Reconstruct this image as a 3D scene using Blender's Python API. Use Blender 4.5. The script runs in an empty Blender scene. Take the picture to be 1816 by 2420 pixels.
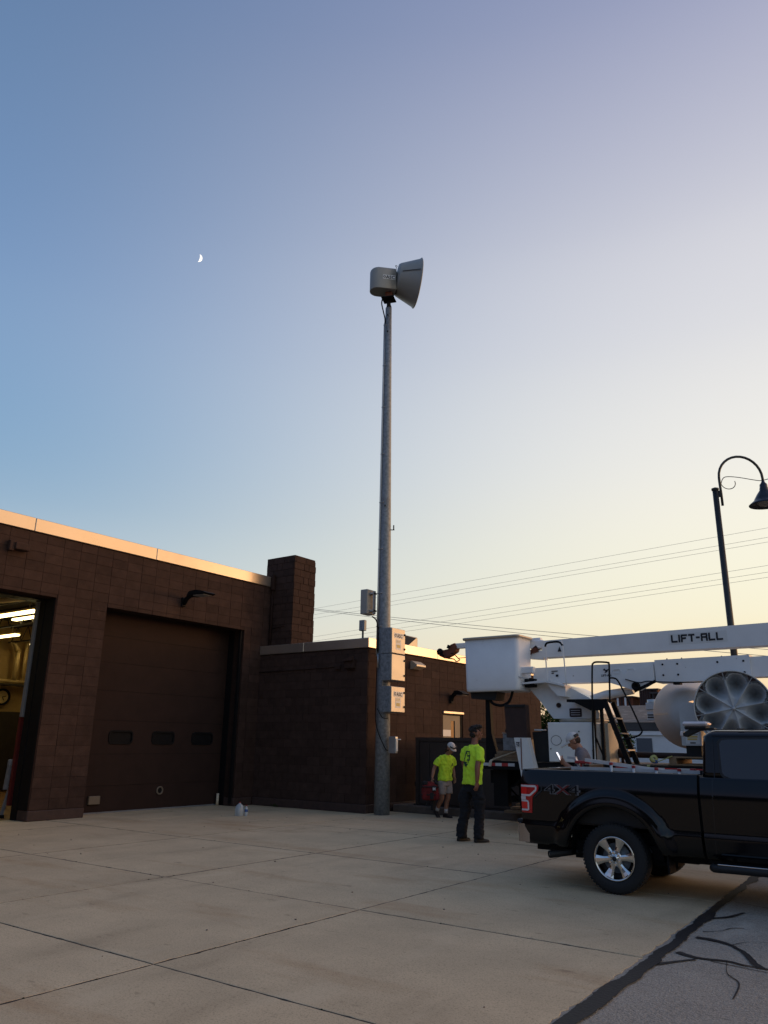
import bpy, bmesh, math, random
from mathutils import Vector, Matrix, noise
random.seed(4)
PI = math.pi
C = bpy.context.scene.collection
sc = bpy.context.scene
V = Vector

# ---------------------------------------------------------------- camera
cam = bpy.data.objects.new('camera', bpy.data.cameras.new('camera'))
C.objects.link(cam)
cx = V((0.8116, 0.5840, 0.0138)); cy_ = V((0.1571, -0.2410, 0.9577)); cz = cx.cross(cy_).normalized()
cy_ = cz.cross(cx).normalized(); cx = cx.normalized()
mw = Matrix((cx, cy_, cz)).transposed().to_4x4(); mw.translation = V((0, 0, 1.55))
cam.matrix_world = mw
cam.data.sensor_fit = 'HORIZONTAL'; cam.data.sensor_width = 36; cam.data.lens = 36
cam.data.clip_start = .05; cam.data.clip_end = 3000
sc.camera = cam

# ---------------------------------------------------------------- sky, sun, exposure
def lin(r, g, b):
    f = lambda c: (c/255/12.92) if c/255 <= .04045 else ((c/255+.055)/1.055)**2.4
    return (f(r), f(g), f(b), 1)
HEAD = math.atan2(.775, -.562)                  # heading of the view in the ground plane
SUN_AZ = HEAD - math.radians(76); SUN_EL = math.radians(4.5)
sunv = V((math.cos(SUN_AZ)*math.cos(SUN_EL), math.sin(SUN_AZ)*math.cos(SUN_EL), math.sin(SUN_EL)))
w = bpy.data.worlds.new('World'); sc.world = w; w.use_nodes = True
nt = w.node_tree; nt.nodes.clear(); N = nt.nodes.new; L = nt.links.new
out = N('ShaderNodeOutputWorld'); bg = N('ShaderNodeBackground'); L(bg.outputs[0], out.inputs[0])
tc = N('ShaderNodeTexCoord'); sep = N('ShaderNodeSeparateXYZ'); L(tc.outputs['Generated'], sep.inputs[0])
def ramp(stops, inp):
    r = N('ShaderNodeValToRGB'); e = r.color_ramp.elements
    while len(e) < len(stops): e.new(.5)
    for k, (p, c) in enumerate(stops): e[k].position = p; e[k].color = lin(*c)
    r.color_ramp.interpolation = 'B_SPLINE' if 0 else 'CARDINAL'
    L(inp, r.inputs[0]); return r.outputs[0]
rA = ramp([(0, (232, 226, 212)), (.1, (214, 219, 216)), (.27, (151, 181, 207)), (.5, (124, 156, 196)), (.72, (99, 130, 171)), (1, (90, 120, 165))], sep.outputs[2])
rB = ramp([(0, (255, 206, 158)), (.07, (255, 226, 182)), (.15, (255, 246, 216)), (.3, (250, 246, 234)), (.45, (232, 231, 232)), (.58, (212, 212, 222)), (.75, (166, 170, 198)), (1, (118, 136, 176))], sep.outputs[2])
rC = ramp([(0, (158, 150, 168)), (.2, (132, 142, 176)), (.5, (104, 132, 174)), (1, (92, 122, 166))], sep.outputs[2])
dot = N('ShaderNodeVectorMath'); dot.operation = 'DOT_PRODUCT'; dot.inputs[1].default_value = sunv; L(tc.outputs['Generated'], dot.inputs[0])
def mrange(a, b, inp, t='SMOOTHSTEP', lo=0, hi=1):
    m = N('ShaderNodeMapRange'); m.interpolation_type = t; m.inputs[1].default_value = a; m.inputs[2].default_value = b
    m.inputs[3].default_value = lo; m.inputs[4].default_value = hi; L(inp, m.inputs[0]); return m.outputs[0]
def mix(f, a, b):
    m = N('ShaderNodeMix'); m.data_type = 'RGBA'
    if isinstance(f, (int, float)): m.inputs[0].default_value = f
    else: L(f, m.inputs[0])
    L(a, m.inputs[6]); L(b, m.inputs[7]); return m.outputs[2]
d = dot.outputs['Value']
AB = mix(mrange(-.30, .74, d), rA, rB)
ABC = mix(mrange(-.25, -.8, d), AB, rC)
glow = N('ShaderNodeVectorMath'); glow.operation = 'MULTIPLY'; L(ABC, glow.inputs[0]); gc = N('ShaderNodeCombineXYZ')
for k, q in enumerate((2.7, 1.7, 1.0)): L(mrange(.67, 1.0, d, 'SMOOTHSTEP', 1, q), gc.inputs[k])
L(gc.outputs[0], glow.inputs[1])
sky = N('ShaderNodeTexSky'); sky.sky_type = 'NISHITA'; sky.sun_disc = False; sky.sun_elevation = SUN_EL
sky.sun_rotation = PI/2 - SUN_AZ; sky.air_density = 1; sky.dust_density = 1
sks = N('ShaderNodeVectorMath'); sks.operation = 'SCALE'; L(sky.outputs[0], sks.inputs[0]); sks.inputs[3].default_value = .1
fin = mix(.95, sks.outputs[0], glow.outputs[0])
L(fin, bg.inputs[0]); bg.inputs[1].default_value = 1.0
sun = bpy.data.objects.new('sun', bpy.data.lights.new('sun', 'SUN')); C.objects.link(sun)
sun.data.energy = .42; sun.data.angle = math.radians(9); sun.data.color = (1, .62, .34)
sun.rotation_euler = sunv.to_track_quat('Z', 'Y').to_euler()
sc.view_settings.view_transform = 'Standard'; sc.view_settings.look = 'None'
sc.view_settings.gamma = 1; sc.view_settings.exposure = 0; sc.view_settings.use_curve_mapping = False

# ---------------------------------------------------------------- materials
def mat(name, col, rough=.6, metal=0, noise_s=0, amt=.15, bump=0, bump_s=60, spec=.5, coat=0, emit=None, es=0, stain=None, rnd=0, trans=0, dist=.02, alpha=1):
    m = bpy.data.materials.new(name); m.use_nodes = True; t = m.node_tree; n = t.nodes; b = n['Principled BSDF']
    col = tuple(col)+(1,) if len(col) == 3 else col
    b.inputs['Base Color'].default_value = col; b.inputs['Roughness'].default_value = rough
    b.inputs['Metallic'].default_value = metal; b.inputs['Specular IOR Level'].default_value = spec
    b.inputs['Coat Weight'].default_value = coat; b.inputs['Coat Roughness'].default_value = .06
    b.inputs['Transmission Weight'].default_value = trans
    if alpha < 1: b.inputs['Alpha'].default_value = alpha
    if emit: b.inputs['Emission Color'].default_value = tuple(emit)+(1,); b.inputs['Emission Strength'].default_value = es
    src = None
    co = n.new('ShaderNodeTexCoord')
    g = n.new('ShaderNodeNewGeometry')
    if noise_s:
        nz = n.new('ShaderNodeTexNoise'); nz.inputs['Scale'].default_value = noise_s; nz.inputs['Detail'].default_value = 8; nz.inputs['Roughness'].default_value = .62
        t.links.new(g.outputs['Position'], nz.inputs[0])
        mr = n.new('ShaderNodeMapRange'); mr.inputs[1].default_value = .3; mr.inputs[2].default_value = .7; mr.inputs[3].default_value = 1-amt; mr.inputs[4].default_value = 1+amt
        t.links.new(nz.outputs[0], mr.inputs[0])
        v = mr.outputs[0]
        if rnd:
            oi = n.new('ShaderNodeObjectInfo'); m2 = n.new('ShaderNodeMapRange'); m2.inputs[3].default_value = 1-rnd; m2.inputs[4].default_value = 1+rnd
            t.links.new(oi.outputs['Random'], m2.inputs[0]); mu = n.new('ShaderNodeMath'); mu.operation = 'MULTIPLY'
            t.links.new(v, mu.inputs[0]); t.links.new(m2.outputs[0], mu.inputs[1]); v = mu.outputs[0]
        sc_ = n.new('ShaderNodeVectorMath'); sc_.operation = 'SCALE'; sc_.inputs[0].default_value = col[:3]; t.links.new(v, sc_.inputs[3]); src = sc_.outputs[0]
        rr = n.new('ShaderNodeMapRange'); rr.inputs[3].default_value = max(.02, rough-.08); rr.inputs[4].default_value = min(1, rough+.08)
        t.links.new(nz.outputs[0], rr.inputs[0]); t.links.new(rr.outputs[0], b.inputs['Roughness'])
    if stain:                                          # (colour, scale, threshold, softness, stretch)
        sc2, s_, th, so, st = stain
        mp = n.new('ShaderNodeMapping'); mp.inputs['Scale'].default_value = st; t.links.new(g.outputs['Position'], mp.inputs[0])
        n2 = n.new('ShaderNodeTexNoise'); n2.inputs['Scale'].default_value = s_; n2.inputs['Detail'].default_value = 7; n2.inputs['Roughness'].default_value = .65; t.links.new(mp.outputs[0], n2.inputs[0])
        m3 = n.new('ShaderNodeMapRange'); m3.inputs[1].default_value = th; m3.inputs[2].default_value = th+so; t.links.new(n2.outputs[0], m3.inputs[0])
        mx = n.new('ShaderNodeMix'); mx.data_type = 'RGBA'; t.links.new(m3.outputs[0], mx.inputs[0])
        if src: t.links.new(src, mx.inputs[6])
        else: mx.inputs[6].default_value = col
        mx.inputs[7].default_value = tuple(sc2)+(1,); src = mx.outputs[2]
    if src: t.links.new(src, b.inputs['Base Color'])
    if bump:
        nb = n.new('ShaderNodeTexNoise'); nb.inputs['Scale'].default_value = bump_s; nb.inputs['Detail'].default_value = 6; t.links.new(g.outputs['Position'], nb.inputs[0])
        bp = n.new('ShaderNodeBump'); bp.inputs['Strength'].default_value = bump; bp.inputs['Distance'].default_value = dist
        t.links.new(nb.outputs[0], bp.inputs['Height']); t.links.new(bp.outputs[0], b.inputs['Normal'])
    return m
M = {}
M['concrete'] = mat('concrete', (.585, .460, .292), .9, noise_s=1.3, amt=.13, bump=.35, bump_s=150, dist=.004, stain=((.46, .31, .175), .7, .54, .18, (.45, 1.7, 1)), rnd=.05, spec=.25)
# second layer of fine speckle, wandering hairline marks and pale patches on the concrete
def enrich(m, specks=(.13, 160, .58), pale=(.66, .54, .36), dark=(.20, .145, .09)):
    t = m.node_tree; n = t.nodes; b = n['Principled BSDF']; base = b.inputs['Base Color'].links[0].from_socket
    g = n.new('ShaderNodeNewGeometry')
    def layer(base, scale, lo, hi, col, mx_=1, stretch=(1, 1, 1), detail=6):
        mp = n.new('ShaderNodeMapping'); mp.inputs['Scale'].default_value = stretch; t.links.new(g.outputs['Position'], mp.inputs[0])
        z = n.new('ShaderNodeTexNoise'); z.inputs['Scale'].default_value = scale; z.inputs['Detail'].default_value = detail; t.links.new(mp.outputs[0], z.inputs[0])
        r = n.new('ShaderNodeMapRange'); r.inputs[1].default_value = lo; r.inputs[2].default_value = hi; r.inputs[4].default_value = mx_; t.links.new(z.outputs[0], r.inputs[0])
        mx = n.new('ShaderNodeMix'); mx.data_type = 'RGBA'; t.links.new(r.outputs[0], mx.inputs[0]); t.links.new(base, mx.inputs[6]); mx.inputs[7].default_value = tuple(col)+(1,)
        return mx.outputs[2]
    base = layer(base, specks[1], specks[2], .75, pale, .5)
    base = layer(base, 60, .54, .70, dark, .5)
    base = layer(base, 110, .52, .66, dark, .4)
    base = layer(base, 85, .60, .72, pale, .55)
    base = layer(base, 9, .68, .73, dark, .35, (1, 1.4, 1))
    base = layer(base, 22, .60, .72, dark, .30)
    base = layer(base, 1.1, .58, .70, dark, .22, (1.6, .35, 1))
    base = layer(base, 2.3, .60, .72, pale, .35, (1, .45, 1))
    base = layer(base, 5.5, .66, .74, dark, .5, (.6, 1.3, 1))
    t.links.new(base, b.inputs['Base Color'])
enrich(M['concrete'])
M['asphalt'] = mat('asphalt', (.34, .31, .26), .95, noise_s=1.1, amt=.12, bump=1, bump_s=70, dist=.014, spec=.2)
enrich(M['asphalt'], (.1, 70, .50), (.58, .54, .46), (.07, .066, .058))
M['tar'] = mat('tar', (.018, .017, .017), .6, noise_s=6, amt=.35, bump=.6, bump_s=40, dist=.006, spec=.22)
M['soil'] = mat('soil', (.022, .017, .013), .95, noise_s=8, amt=.3)
M['kerb'] = mat('kerb', (.12, .09, .07), .9, noise_s=3, amt=.3, bump=.5, bump_s=60)
M['grass'] = mat('dry_grass', (.05, .06, .025), .95, noise_s=3, amt=.3)
M['block'] = mat('brown_block', (.054, .0325, .0262), .85, noise_s=5, amt=.2, bump=.7, bump_s=60, rnd=.13, spec=.12, dist=.008, stain=((.075, .045, .034), 1.6, .60, .12, (1, 1, .5)))
M['mortar'] = mat('brown_mortar', (.038, .022, .0175), .9, noise_s=6, amt=.2, bump=.3, spec=.1)
M['plinth'] = mat('worn_brown_plinth', (.055, .030, .024), .75, noise_s=9, amt=.25, stain=((.38, .33, .28), 9, .70, .03, (1, 1, 1)), bump=.4)
M['coping'] = mat('pale_metal_coping', (.56, .48, .40), .30, metal=.75, noise_s=1.5, amt=.06, bump=.06, bump_s=2.5, spec=.6)
M['coping_seam'] = mat('coping_seam', (.2, .17, .15), .6)
M['door_brown'] = mat('brown_overhead_door', (.034, .0195, .0158), .8, spec=.15, noise_s=2.5, amt=.14, bump=.12, bump_s=300, dist=.003)
M['black'] = mat('black', (.008, .008, .009), .6, noise_s=6, amt=.2, spec=.15)
M['voidglass'] = mat('dark_door_glass', (.004, .004, .005), .25, spec=.08)
M['black_gloss'] = mat('black_gloss', (.01, .01, .011), .22)
M['rubber'] = mat('rubber', (.016, .016, .017), .78, noise_s=30, amt=.25, bump=.4, bump_s=120, dist=.004)
M['galv'] = mat('galvanised_steel', (.225, .245, .265), .5, metal=.3, noise_s=16, amt=.38, bump=.15, bump_s=30, stain=((.15, .085, .05), 2.2, .66, .06, (5, 5, .6)))
M['galv_box'] = mat('galvanised_conduit', (.45, .46, .46), .4, metal=.7, noise_s=10, amt=.1)
M['cab_grey'] = mat('grey_cabinet_paint', (.52, .46, .37), .38, metal=.25, noise_s=3, amt=.05)
M['siren'] = mat('siren_grey_paint', (.31, .31, .29), .42, noise_s=3, amt=.07, metal=.1)
M['siren_light'] = mat('siren_light_grey_paint', (.54, .55, .54), .45, noise_s=3, amt=.08)
M['lobe'] = mat('horn_flare_grey', (.46, .48, .49), .5, noise_s=4, amt=.08)
M['white'] = mat('white_truck_paint', (.78, .78, .77), .38, noise_s=2.2, amt=.06, stain=((.22, .15, .10), 13, .69, .03, (1, 1, .7)), bump=.05, bump_s=8, coat=.2)
M['fibre'] = mat('white_fibreglass', (.80, .80, .80), .42, noise_s=2, amt=.05, stain=((.42, .38, .33), 6, .66, .1, (1, 1, .5)), bump=.1, bump_s=5)
M['cream'] = mat('cream_paint_and_warm_light', (.58, .50, .38), .5, noise_s=6, amt=.1, stain=((.10, .05, .03), 18, .66, .03, (1, 1, 2)))  # cream parts; on the pedestal box side the cream paints in warm light
M['ruststreak'] = mat('rust_streak', (.17, .10, .07), .8, noise_s=14, amt=.5, stain=((.23, .25, .27), 5, .48, .12, (6, 6, .8)))
M['rust'] = mat('rust_red', (.16, .05, .025), .8, noise_s=8, amt=.35)
M['rustbrown'] = mat('dark_rust_brown', (.038, .018, .014), .7, noise_s=7, amt=.3)
M['enclosure'] = mat('dark_brown_metal', (.040, .030, .026), .55, noise_s=3, amt=.2, stain=((.09, .035, .02), 3, .62, .1, (6, 6, .6)))
M['ink'] = mat('black_print', (.012, .012, .016), .5)
M['label'] = mat('white_label', (.7, .7, .68), .4)
M['labelyel'] = mat('yellow_print', (.65, .48, .15), .5)
M['labelblue'] = mat('blue_print', (.04, .09, .25), .5)
M['paint'] = mat('black_car_paint', (.003, .0031, .0045), .13, spec=.42, coat=0, bump=.012, bump_s=3)
M['trim'] = mat('dark_plastic_trim', (.014, .014, .015), .6, noise_s=20, amt=.15)
M['chrome'] = mat('chrome', (.78, .76, .73), .16, metal=1)
M['bumper'] = mat('dull_chrome', (.42, .42, .44), .2, metal=1)
M['rimdark'] = mat('dark_wheel_metal', (.03, .03, .032), .5, metal=.4)  # dark grey metal of the wheel barrel and hub badge
M['glass'] = mat('tinted_glass', (.010, .014, .020), .06, spec=.75)
M['redlens'] = mat('red_lens', (.85, .018, .018), .3, coat=.4)
M['reddark'] = mat('dark_red_lens', (.48, .008, .012), .25, coat=.5)
M['clearlens'] = mat('clear_lens', (.72, .66, .66), .2, coat=.6)
M['reddull'] = mat('dull_red_paint', (.12, .008, .007), .7, noise_s=9, amt=.2)
M['dimwhite'] = mat('worn_grey_plastic', (.20, .20, .21), .6, noise_s=9, amt=.12)
M['decal'] = mat('dark_grey_decal', (.11, .11, .12), .4)
M['redpaint'] = mat('red_paint', (.38, .03, .03), .45, noise_s=9, amt=.2)
M['refl_white'] = mat('white_reflective_tape', (.55, .55, .56), .35)
M['alu'] = mat('aluminium', (.62, .63, .64), .4, metal=.3, noise_s=9, amt=.1)
M['hivis'] = mat('hi_vis_yellow_cloth', (.62, .92, .045), .95, noise_s=9, amt=.14, bump=.9, bump_s=16, dist=.012)
M['print_green'] = mat('dark_green_print', (.015, .06, .03), .8)
M['skin'] = mat('skin', (.36, .17, .105), .55, noise_s=20, amt=.06)
M['skin2'] = mat('tanned_skin', (.24, .095, .055), .55, noise_s=20, amt=.06)
M['hair'] = mat('dark_hair', (.016, .010, .008), .7, noise_s=60, amt=.4, bump=1, bump_s=90, dist=.02)
M['hairbrown'] = mat('brown_hair', (.045, .022, .012), .7, noise_s=60, amt=.3, bump=1, bump_s=90, dist=.02)
M['trousers'] = mat('dark_navy_trousers', (.0085, .0088, .012), .95, noise_s=9, amt=.3, bump=.6, bump_s=18, dist=.02)
M['shorts'] = mat('beige_shorts', (.36, .30, .26), .9, noise_s=9, amt=.12, bump=.5, bump_s=20, dist=.015)
M['greyshirt'] = mat('grey_shirt', (.16, .14, .15), .9, noise_s=9, amt=.12, bump=.5, bump_s=18, dist=.015)
M['cap'] = mat('white_cap', (.62, .59, .56), .8, noise_s=20, amt=.08)
M['sock'] = mat('white_sock', (.62, .60, .60), .9)
M['boot'] = mat('black_leather', (.010, .009, .009), .55, noise_s=20, amt=.3)
M['shoe'] = mat('dark_trainer', (.022, .014, .012), .7)
M['bagred'] = mat('red_nylon', (.16, .010, .009), .85, noise_s=14, amt=.35, bump=.5)
M['bagblack'] = mat('black_nylon', (.012, .012, .013), .8, noise_s=14, amt=.3)
M['wood'] = mat('pallet_wood', (.26, .17, .095), .85, noise_s=12, amt=.25, bump=.4)
M['strap'] = mat('yellow_green_webbing', (.46, .44, .16), .8, noise_s=20, amt=.12)
M['jug'] = mat('milky_plastic', (.62, .68, .72), .35, trans=.35, spec=.5)
M['shingle'] = mat('brown_shingles', (.17, .14, .115), .9, noise_s=1.6, amt=.25, bump=.8, bump_s=12, stain=((.28, .24, .20), 1.2, .55, .1, (1, 1, 1)))
M['siding'] = mat('white_siding', (.78, .79, .82), .55, noise_s=1, amt=.05)
M['fascia'] = mat('dark_grey_fascia', (.06, .055, .055), .7, noise_s=2, amt=.2)
M['greydoor'] = mat('grey_door', (.09, .10, .12), .5)
M['leaf'] = mat('leaf_green', (.035, .07, .018), .9, spec=.08, noise_s=1.2, amt=.55)
M['leafdark'] = mat('leaf_dark', (.022, .04, .014), .9, spec=.08, noise_s=.4, amt=.4)
M['bark'] = mat('bark', (.05, .038, .028), .9, noise_s=10, amt=.3)
M['lamp_black'] = mat('street_lamp_black', (.018, .020, .019), .4, noise_s=6, amt=.2)
M['lampblue'] = mat('glossy_dark_blue_shade', (.008, .010, .020), .3, coat=.2)
M['lensgrey'] = mat('frosted_lens', (.30, .30, .30), .5)
M['wire'] = mat('wire', (.30, .28, .27), .6)
M['moon'] = mat('moon', (.9, .88, .85), .9, emit=(1, .97, .9), es=1.15)
M['int_wall'] = mat('yellow_cream_block', (.40, .26, .10), .75, noise_s=3, amt=.12)
M['int_trim'] = mat('interior_pipe_paint', (.50, .36, .16), .6)
M['int_dark'] = mat('interior_dark_steel', (.03, .022, .014), .7, noise_s=4, amt=.3)
M['int_floor'] = mat('orange_brown_floor', (.24, .12, .045), .6, noise_s=2, amt=.2)
M['tube'] = mat('fluorescent_tube', (.9, .85, .5), .5, emit=(1, .80, .36), es=7)
M['phone'] = mat('phone_screen', (.5, .5, .5), .3, emit=(.9, .92, 1), es=1.1)
M['tan'] = mat('tan_door_paint', (.17, .135, .10), .5, noise_s=3, amt=.08)

# ---------------------------------------------------------------- building helpers
WM = {}
def wmat(o): return WM.get(o.name, Matrix.Identity(4)) if o else Matrix.Identity(4)
def thing(name, label, cat, loc=(0, 0, 0), rotz=0, group=None, kind=None):
    o = bpy.data.objects.new(name, None); C.objects.link(o); o.empty_display_size = .2
    o.location = loc; o.rotation_euler = (0, 0, rotz)
    if label: o['label'] = label
    if cat: o['category'] = cat
    if group: o['group'] = group
    if kind: o['kind'] = kind
    WM[o.name] = Matrix.Translation(V(loc)) @ Matrix.Rotation(rotz, 4, 'Z'); return o
def tag(o, label=None, cat=None, group=None, kind=None):
    for k, v in (('label', label), ('category', cat), ('group', group), ('kind', kind)):
        if v: o[k] = v
    return o
class MB:
    """collects shapes in the frame F (world by default), builds ONE mesh object"""
    def __init__(s, frame=None): s.bm = bmesh.new(); s.F = frame or Matrix.Identity(4)
    def v(s, p): return s.bm.verts.new(s.F @ V(p))
    def face(s, pts, smooth=False):
        f = s.bm.faces.new([s.v(p) for p in pts]); f.smooth = smooth; return s
    def box(s, a, b, bev=0):
        x0, y0, z0 = (min(a[i], b[i]) for i in range(3)); x1, y1, z1 = (max(a[i], b[i]) for i in range(3))
        vs = [s.v(p) for p in ((x0, y0, z0), (x1, y0, z0), (x1, y1, z0), (x0, y1, z0), (x0, y0, z1), (x1, y0, z1), (x1, y1, z1), (x0, y1, z1))]
        fs = [s.bm.faces.new([vs[i] for i in q]) for q in ((3, 2, 1, 0), (4, 5, 6, 7), (0, 1, 5, 4), (1, 2, 6, 5), (2, 3, 7, 6), (3, 0, 4, 7))]
        if bev: bmesh.ops.bevel(s.bm, geom=list({e for f in fs for e in f.edges}), offset=bev, segments=2 if bev > .02 else 1, affect='EDGES', profile=.5)
        return s
    def bar(s, p, q, wd, h, up=(0, 0, 1)):
        p, q = V(p), V(q); ax = (q-p).normalized(); u = V(up); sd = ax.cross(u)
        if sd.length < 1e-4: sd = ax.cross(V((1, 0, 0)))
        sd.normalize(); u = sd.cross(ax).normalized()
        c = [(-1, -1), (1, -1), (1, 1), (-1, 1)]
        A = [s.v(p+sd*a*wd/2+u*b*h/2) for a, b in c]; B = [s.v(q+sd*a*wd/2+u*b*h/2) for a, b in c]
        for i in range(4): s.bm.faces.new((A[i], A[(i+1) % 4], B[(i+1) % 4], B[i]))
        s.bm.faces.new(A[::-1]); s.bm.faces.new(B); return s
    def rings(s, rings, caps=True, smooth=True, closed=True):
        R = [[s.v(p) for p in r] for r in rings]; n = len(R[0])
        for a, b in zip(R, R[1:]):
            for i in range(n if closed else n-1):
                f = s.bm.faces.new((a[i], a[(i+1) % n], b[(i+1) % n], b[i])); f.smooth = smooth
        if caps:
            s.bm.faces.new(R[0][::-1]); s.bm.faces.new(R[-1])
        return s
    def tube(s, pts, r, seg=10, caps=True):
        pts = [V(p) for p in pts]; n = len(pts); rr = r if isinstance(r, (list, tuple)) else [r]*n
        rs = []; ref = None
        for i, p in enumerate(pts):
            t = (pts[min(i+1, n-1)]-pts[max(i-1, 0)]).normalized()
            if ref is None: ref = t.cross(V((0, 0, 1))) if abs(t.z) < .9 else t.cross(V((1, 0, 0)))
            a = (ref-t*ref.dot(t)).normalized(); b = t.cross(a); ref = a
            rs.append([p+(a*math.cos(k*2*PI/seg)+b*math.sin(k*2*PI/seg))*rr[i] for k in range(seg)])
        return s.rings(rs, caps)
    def lathe(s, prof, c=(0, 0, 0), axis=(0, 0, 1), seg=32, caps=False, smooth=True):
        ax = V(axis).normalized(); a = ax.cross(V((0, 0, 1)))
        a = a.normalized() if a.length > .01 else V((1, 0, 0)); b = ax.cross(a); c = V(c)
        return s.rings([[c+ax*h+(a*math.cos(k*2*PI/seg)+b*math.sin(k*2*PI/seg))*r for k in range(seg)] for r, h in prof], caps, smooth)
    def prism(s, poly, o, u, v, dvec, smooth=False):
        """poly (a,b) in the plane o+u*a+v*b, extruded along dvec"""
        o, u, v, dv = V(o), V(u), V(v), V(dvec)
        A = [o+u*a+v*b for a, b in poly]
        if u.cross(v).dot(dv) * sum(p[0]*q[1]-q[0]*p[1] for p, q in zip(poly, poly[1:]+poly[:1])) < 0: A = A[::-1]
        B = [p+dv for p in A]; va = [s.v(p) for p in A]; vb = [s.v(p) for p in B]; n = len(A)
        for i in range(n):
            f = s.bm.faces.new((va[i], va[(i+1) % n], vb[(i+1) % n], vb[i])); f.smooth = smooth
        s.bm.faces.new(va[::-1]); s.bm.faces.new(vb); return s
    def ball(s, c, r, seg=12, rings=8, sc3=(1, 1, 1)):
        c = V(c); rs = []
        for j in range(rings+1):
            th = PI*(j+.001)/(rings+.002)
            rs.append([c+V((r*math.sin(th)*math.cos(k*2*PI/seg)*sc3[0], r*math.sin(th)*math.sin(k*2*PI/seg)*sc3[1], -r*math.cos(th)*sc3[2])) for k in range(seg)])
        return s.rings(rs, True)
    def bevel(s, off, seg=2, ang=.5):
        es = [e for e in s.bm.edges if len(e.link_faces) == 2 and e.calc_face_angle(0) > ang]
        bmesh.ops.bevel(s.bm, geom=es, offset=off, segments=seg, affect='EDGES', profile=.5); return s
    def build(s, name, material, parent=None, smooth=None, recalc=True, **kw):
        if recalc: bmesh.ops.recalc_face_normals(s.bm, faces=s.bm.faces[:])
        me = bpy.data.meshes.new(name); s.bm.transform(wmat(parent).inverted()); s.bm.to_mesh(me); s.bm.free()
        if smooth is not None:
            for p in me.polygons: p.use_smooth = smooth
        me.materials.append(material if not isinstance(material, str) else M[material])
        o = bpy.data.objects.new(name, me); C.objects.link(o)
        if parent: o.parent = parent
        WM[o.name] = wmat(parent).copy(); tag(o, **kw); return o
def inst(name, mesh, parent, world, **kw):
    o = bpy.data.objects.new(name, mesh); C.objects.link(o); o.parent = parent
    o.matrix_local = wmat(parent).inverted() @ world; tag(o, **kw); return o
def unit_block(bev=.01, mt='block', name='block'):
    bm = bmesh.new(); bmesh.ops.create_cube(bm, size=1)
    me = bpy.data.meshes.new(name); bm.to_mesh(me); bm.free(); me.materials.append(M[mt]); return me
def text(name, s, size, o, u, v, material, parent, bold=0, depth=.002, align='LEFT', sx=1, **kw):
    cu = bpy.data.curves.new('txt', 'FONT'); cu.body = s; cu.size = size; cu.offset = bold; cu.extrude = depth/2; cu.align_x = align; cu.resolution_u = 2
    ob = bpy.data.objects.new('txt', cu); C.objects.link(ob); bpy.context.view_layer.update()
    me = bpy.data.meshes.new_from_object(ob.evaluated_get(bpy.context.evaluated_depsgraph_get()))
    bpy.data.objects.remove(ob); bpy.data.curves.remove(cu)
    u, v = V(u).normalized(), V(v).normalized(); n = u.cross(v)
    mt = Matrix((u*sx, v, n)).transposed().to_4x4(); mt.translation = V(o)
    me.transform(wmat(parent).inverted() @ mt); me.name = name; me.materials.clear(); me.materials.append(M[material])
    ob = bpy.data.objects.new(name, me); C.objects.link(ob); ob.parent = parent; WM[ob.name] = wmat(parent).copy(); tag(ob, **kw); return ob
X, Y, Z = V((1, 0, 0)), V((0, 1, 0)), V((0, 0, 1))

# ================================================================ SETTING: ground
g = MB(); g.box((-600, -600, -.30), (600, 900, -.06)); tag(g.build('ground', 'grass'), kind='structure')
g = MB(); g.box((-15.38, -12, -.055), (-2.46, 15.78, -.0035)); tag(g.build('joint_bed', 'soil'), kind='structure')
# concrete apron, slab by slab
apron = thing('concrete_apron', None, None, (-9, 5, 0), kind='structure')
xs = [-15.38, -13.60, -10.72, -7.85, -4.97, -2.17]; ys = [-9.5, -6.7, -4.0, -1.4, 1.45, 4.10, 6.54, 9.25, 12.21, 15.78]
rs = random.Random(7)
for i in range(5):
    for j in range(9):
        x0, x1, y0, y1 = xs[i], xs[i+1], ys[j], ys[j+1]; gp = .0065
        bm = MB(); n = 44; dz = rs.uniform(-.003, .003)
        def edge(a, b, seed, amp):
            pts = []
            for k in range(n+1):
                p = V(a).lerp(V(b), k/n); nd = (V(b)-V(a)).normalized(); pr = V((-nd.y, nd.x, 0))
                w_ = noise.noise(V((p.x*6.1, p.y*6.1, seed)))*amp + max(0, noise.noise(V((p.x*9, p.y*9, seed+5)))-.35)*amp*2.2
                pts.append(p+pr*abs(w_)*(1 if 0 < k < n else 0))
            return pts[:-1]
        amp = .020
        xa = x1-(.034*max(0, y0-4.8) if i == 4 else 0); xb = x1-(.034*max(0, y1-4.8) if i == 4 else 0)
        loop = edge((x0+gp, y0+gp, 0), (xa-gp, y0+gp, 0), i, amp)+edge((xa-gp, y0+gp, 0), (xb-gp, y1-gp, 0), j+3, .05 if i == 4 else amp)+edge((xb-gp, y1-gp, 0), (x0+gp, y1-gp, 0), i+9, amp)+edge((x0+gp, y1-gp, 0), (x0+gp, y0+gp, 0), j, amp)
        if dz > 0: dz *= .6
        bm.rings([[(p.x, p.y, -.026) for p in loop], [(p.x, p.y, dz-.003) for p in loop], [((p.x-(x0+x1)/2)*.9965+(x0+x1)/2, (p.y-(y0+y1)/2)*.9965+(y0+y1)/2, dz) for p in loop]], caps=False, smooth=False)
        top = bm.bm.verts[:][-len(loop):]
        bm.bm.verts.ensure_lookup_table(); bm.bm.faces.new([bm.bm.verts[k] for k in range(len(bm.bm.verts)-len(loop), len(bm.bm.verts))])
        bm.build('slab', 'concrete', apron)
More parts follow.
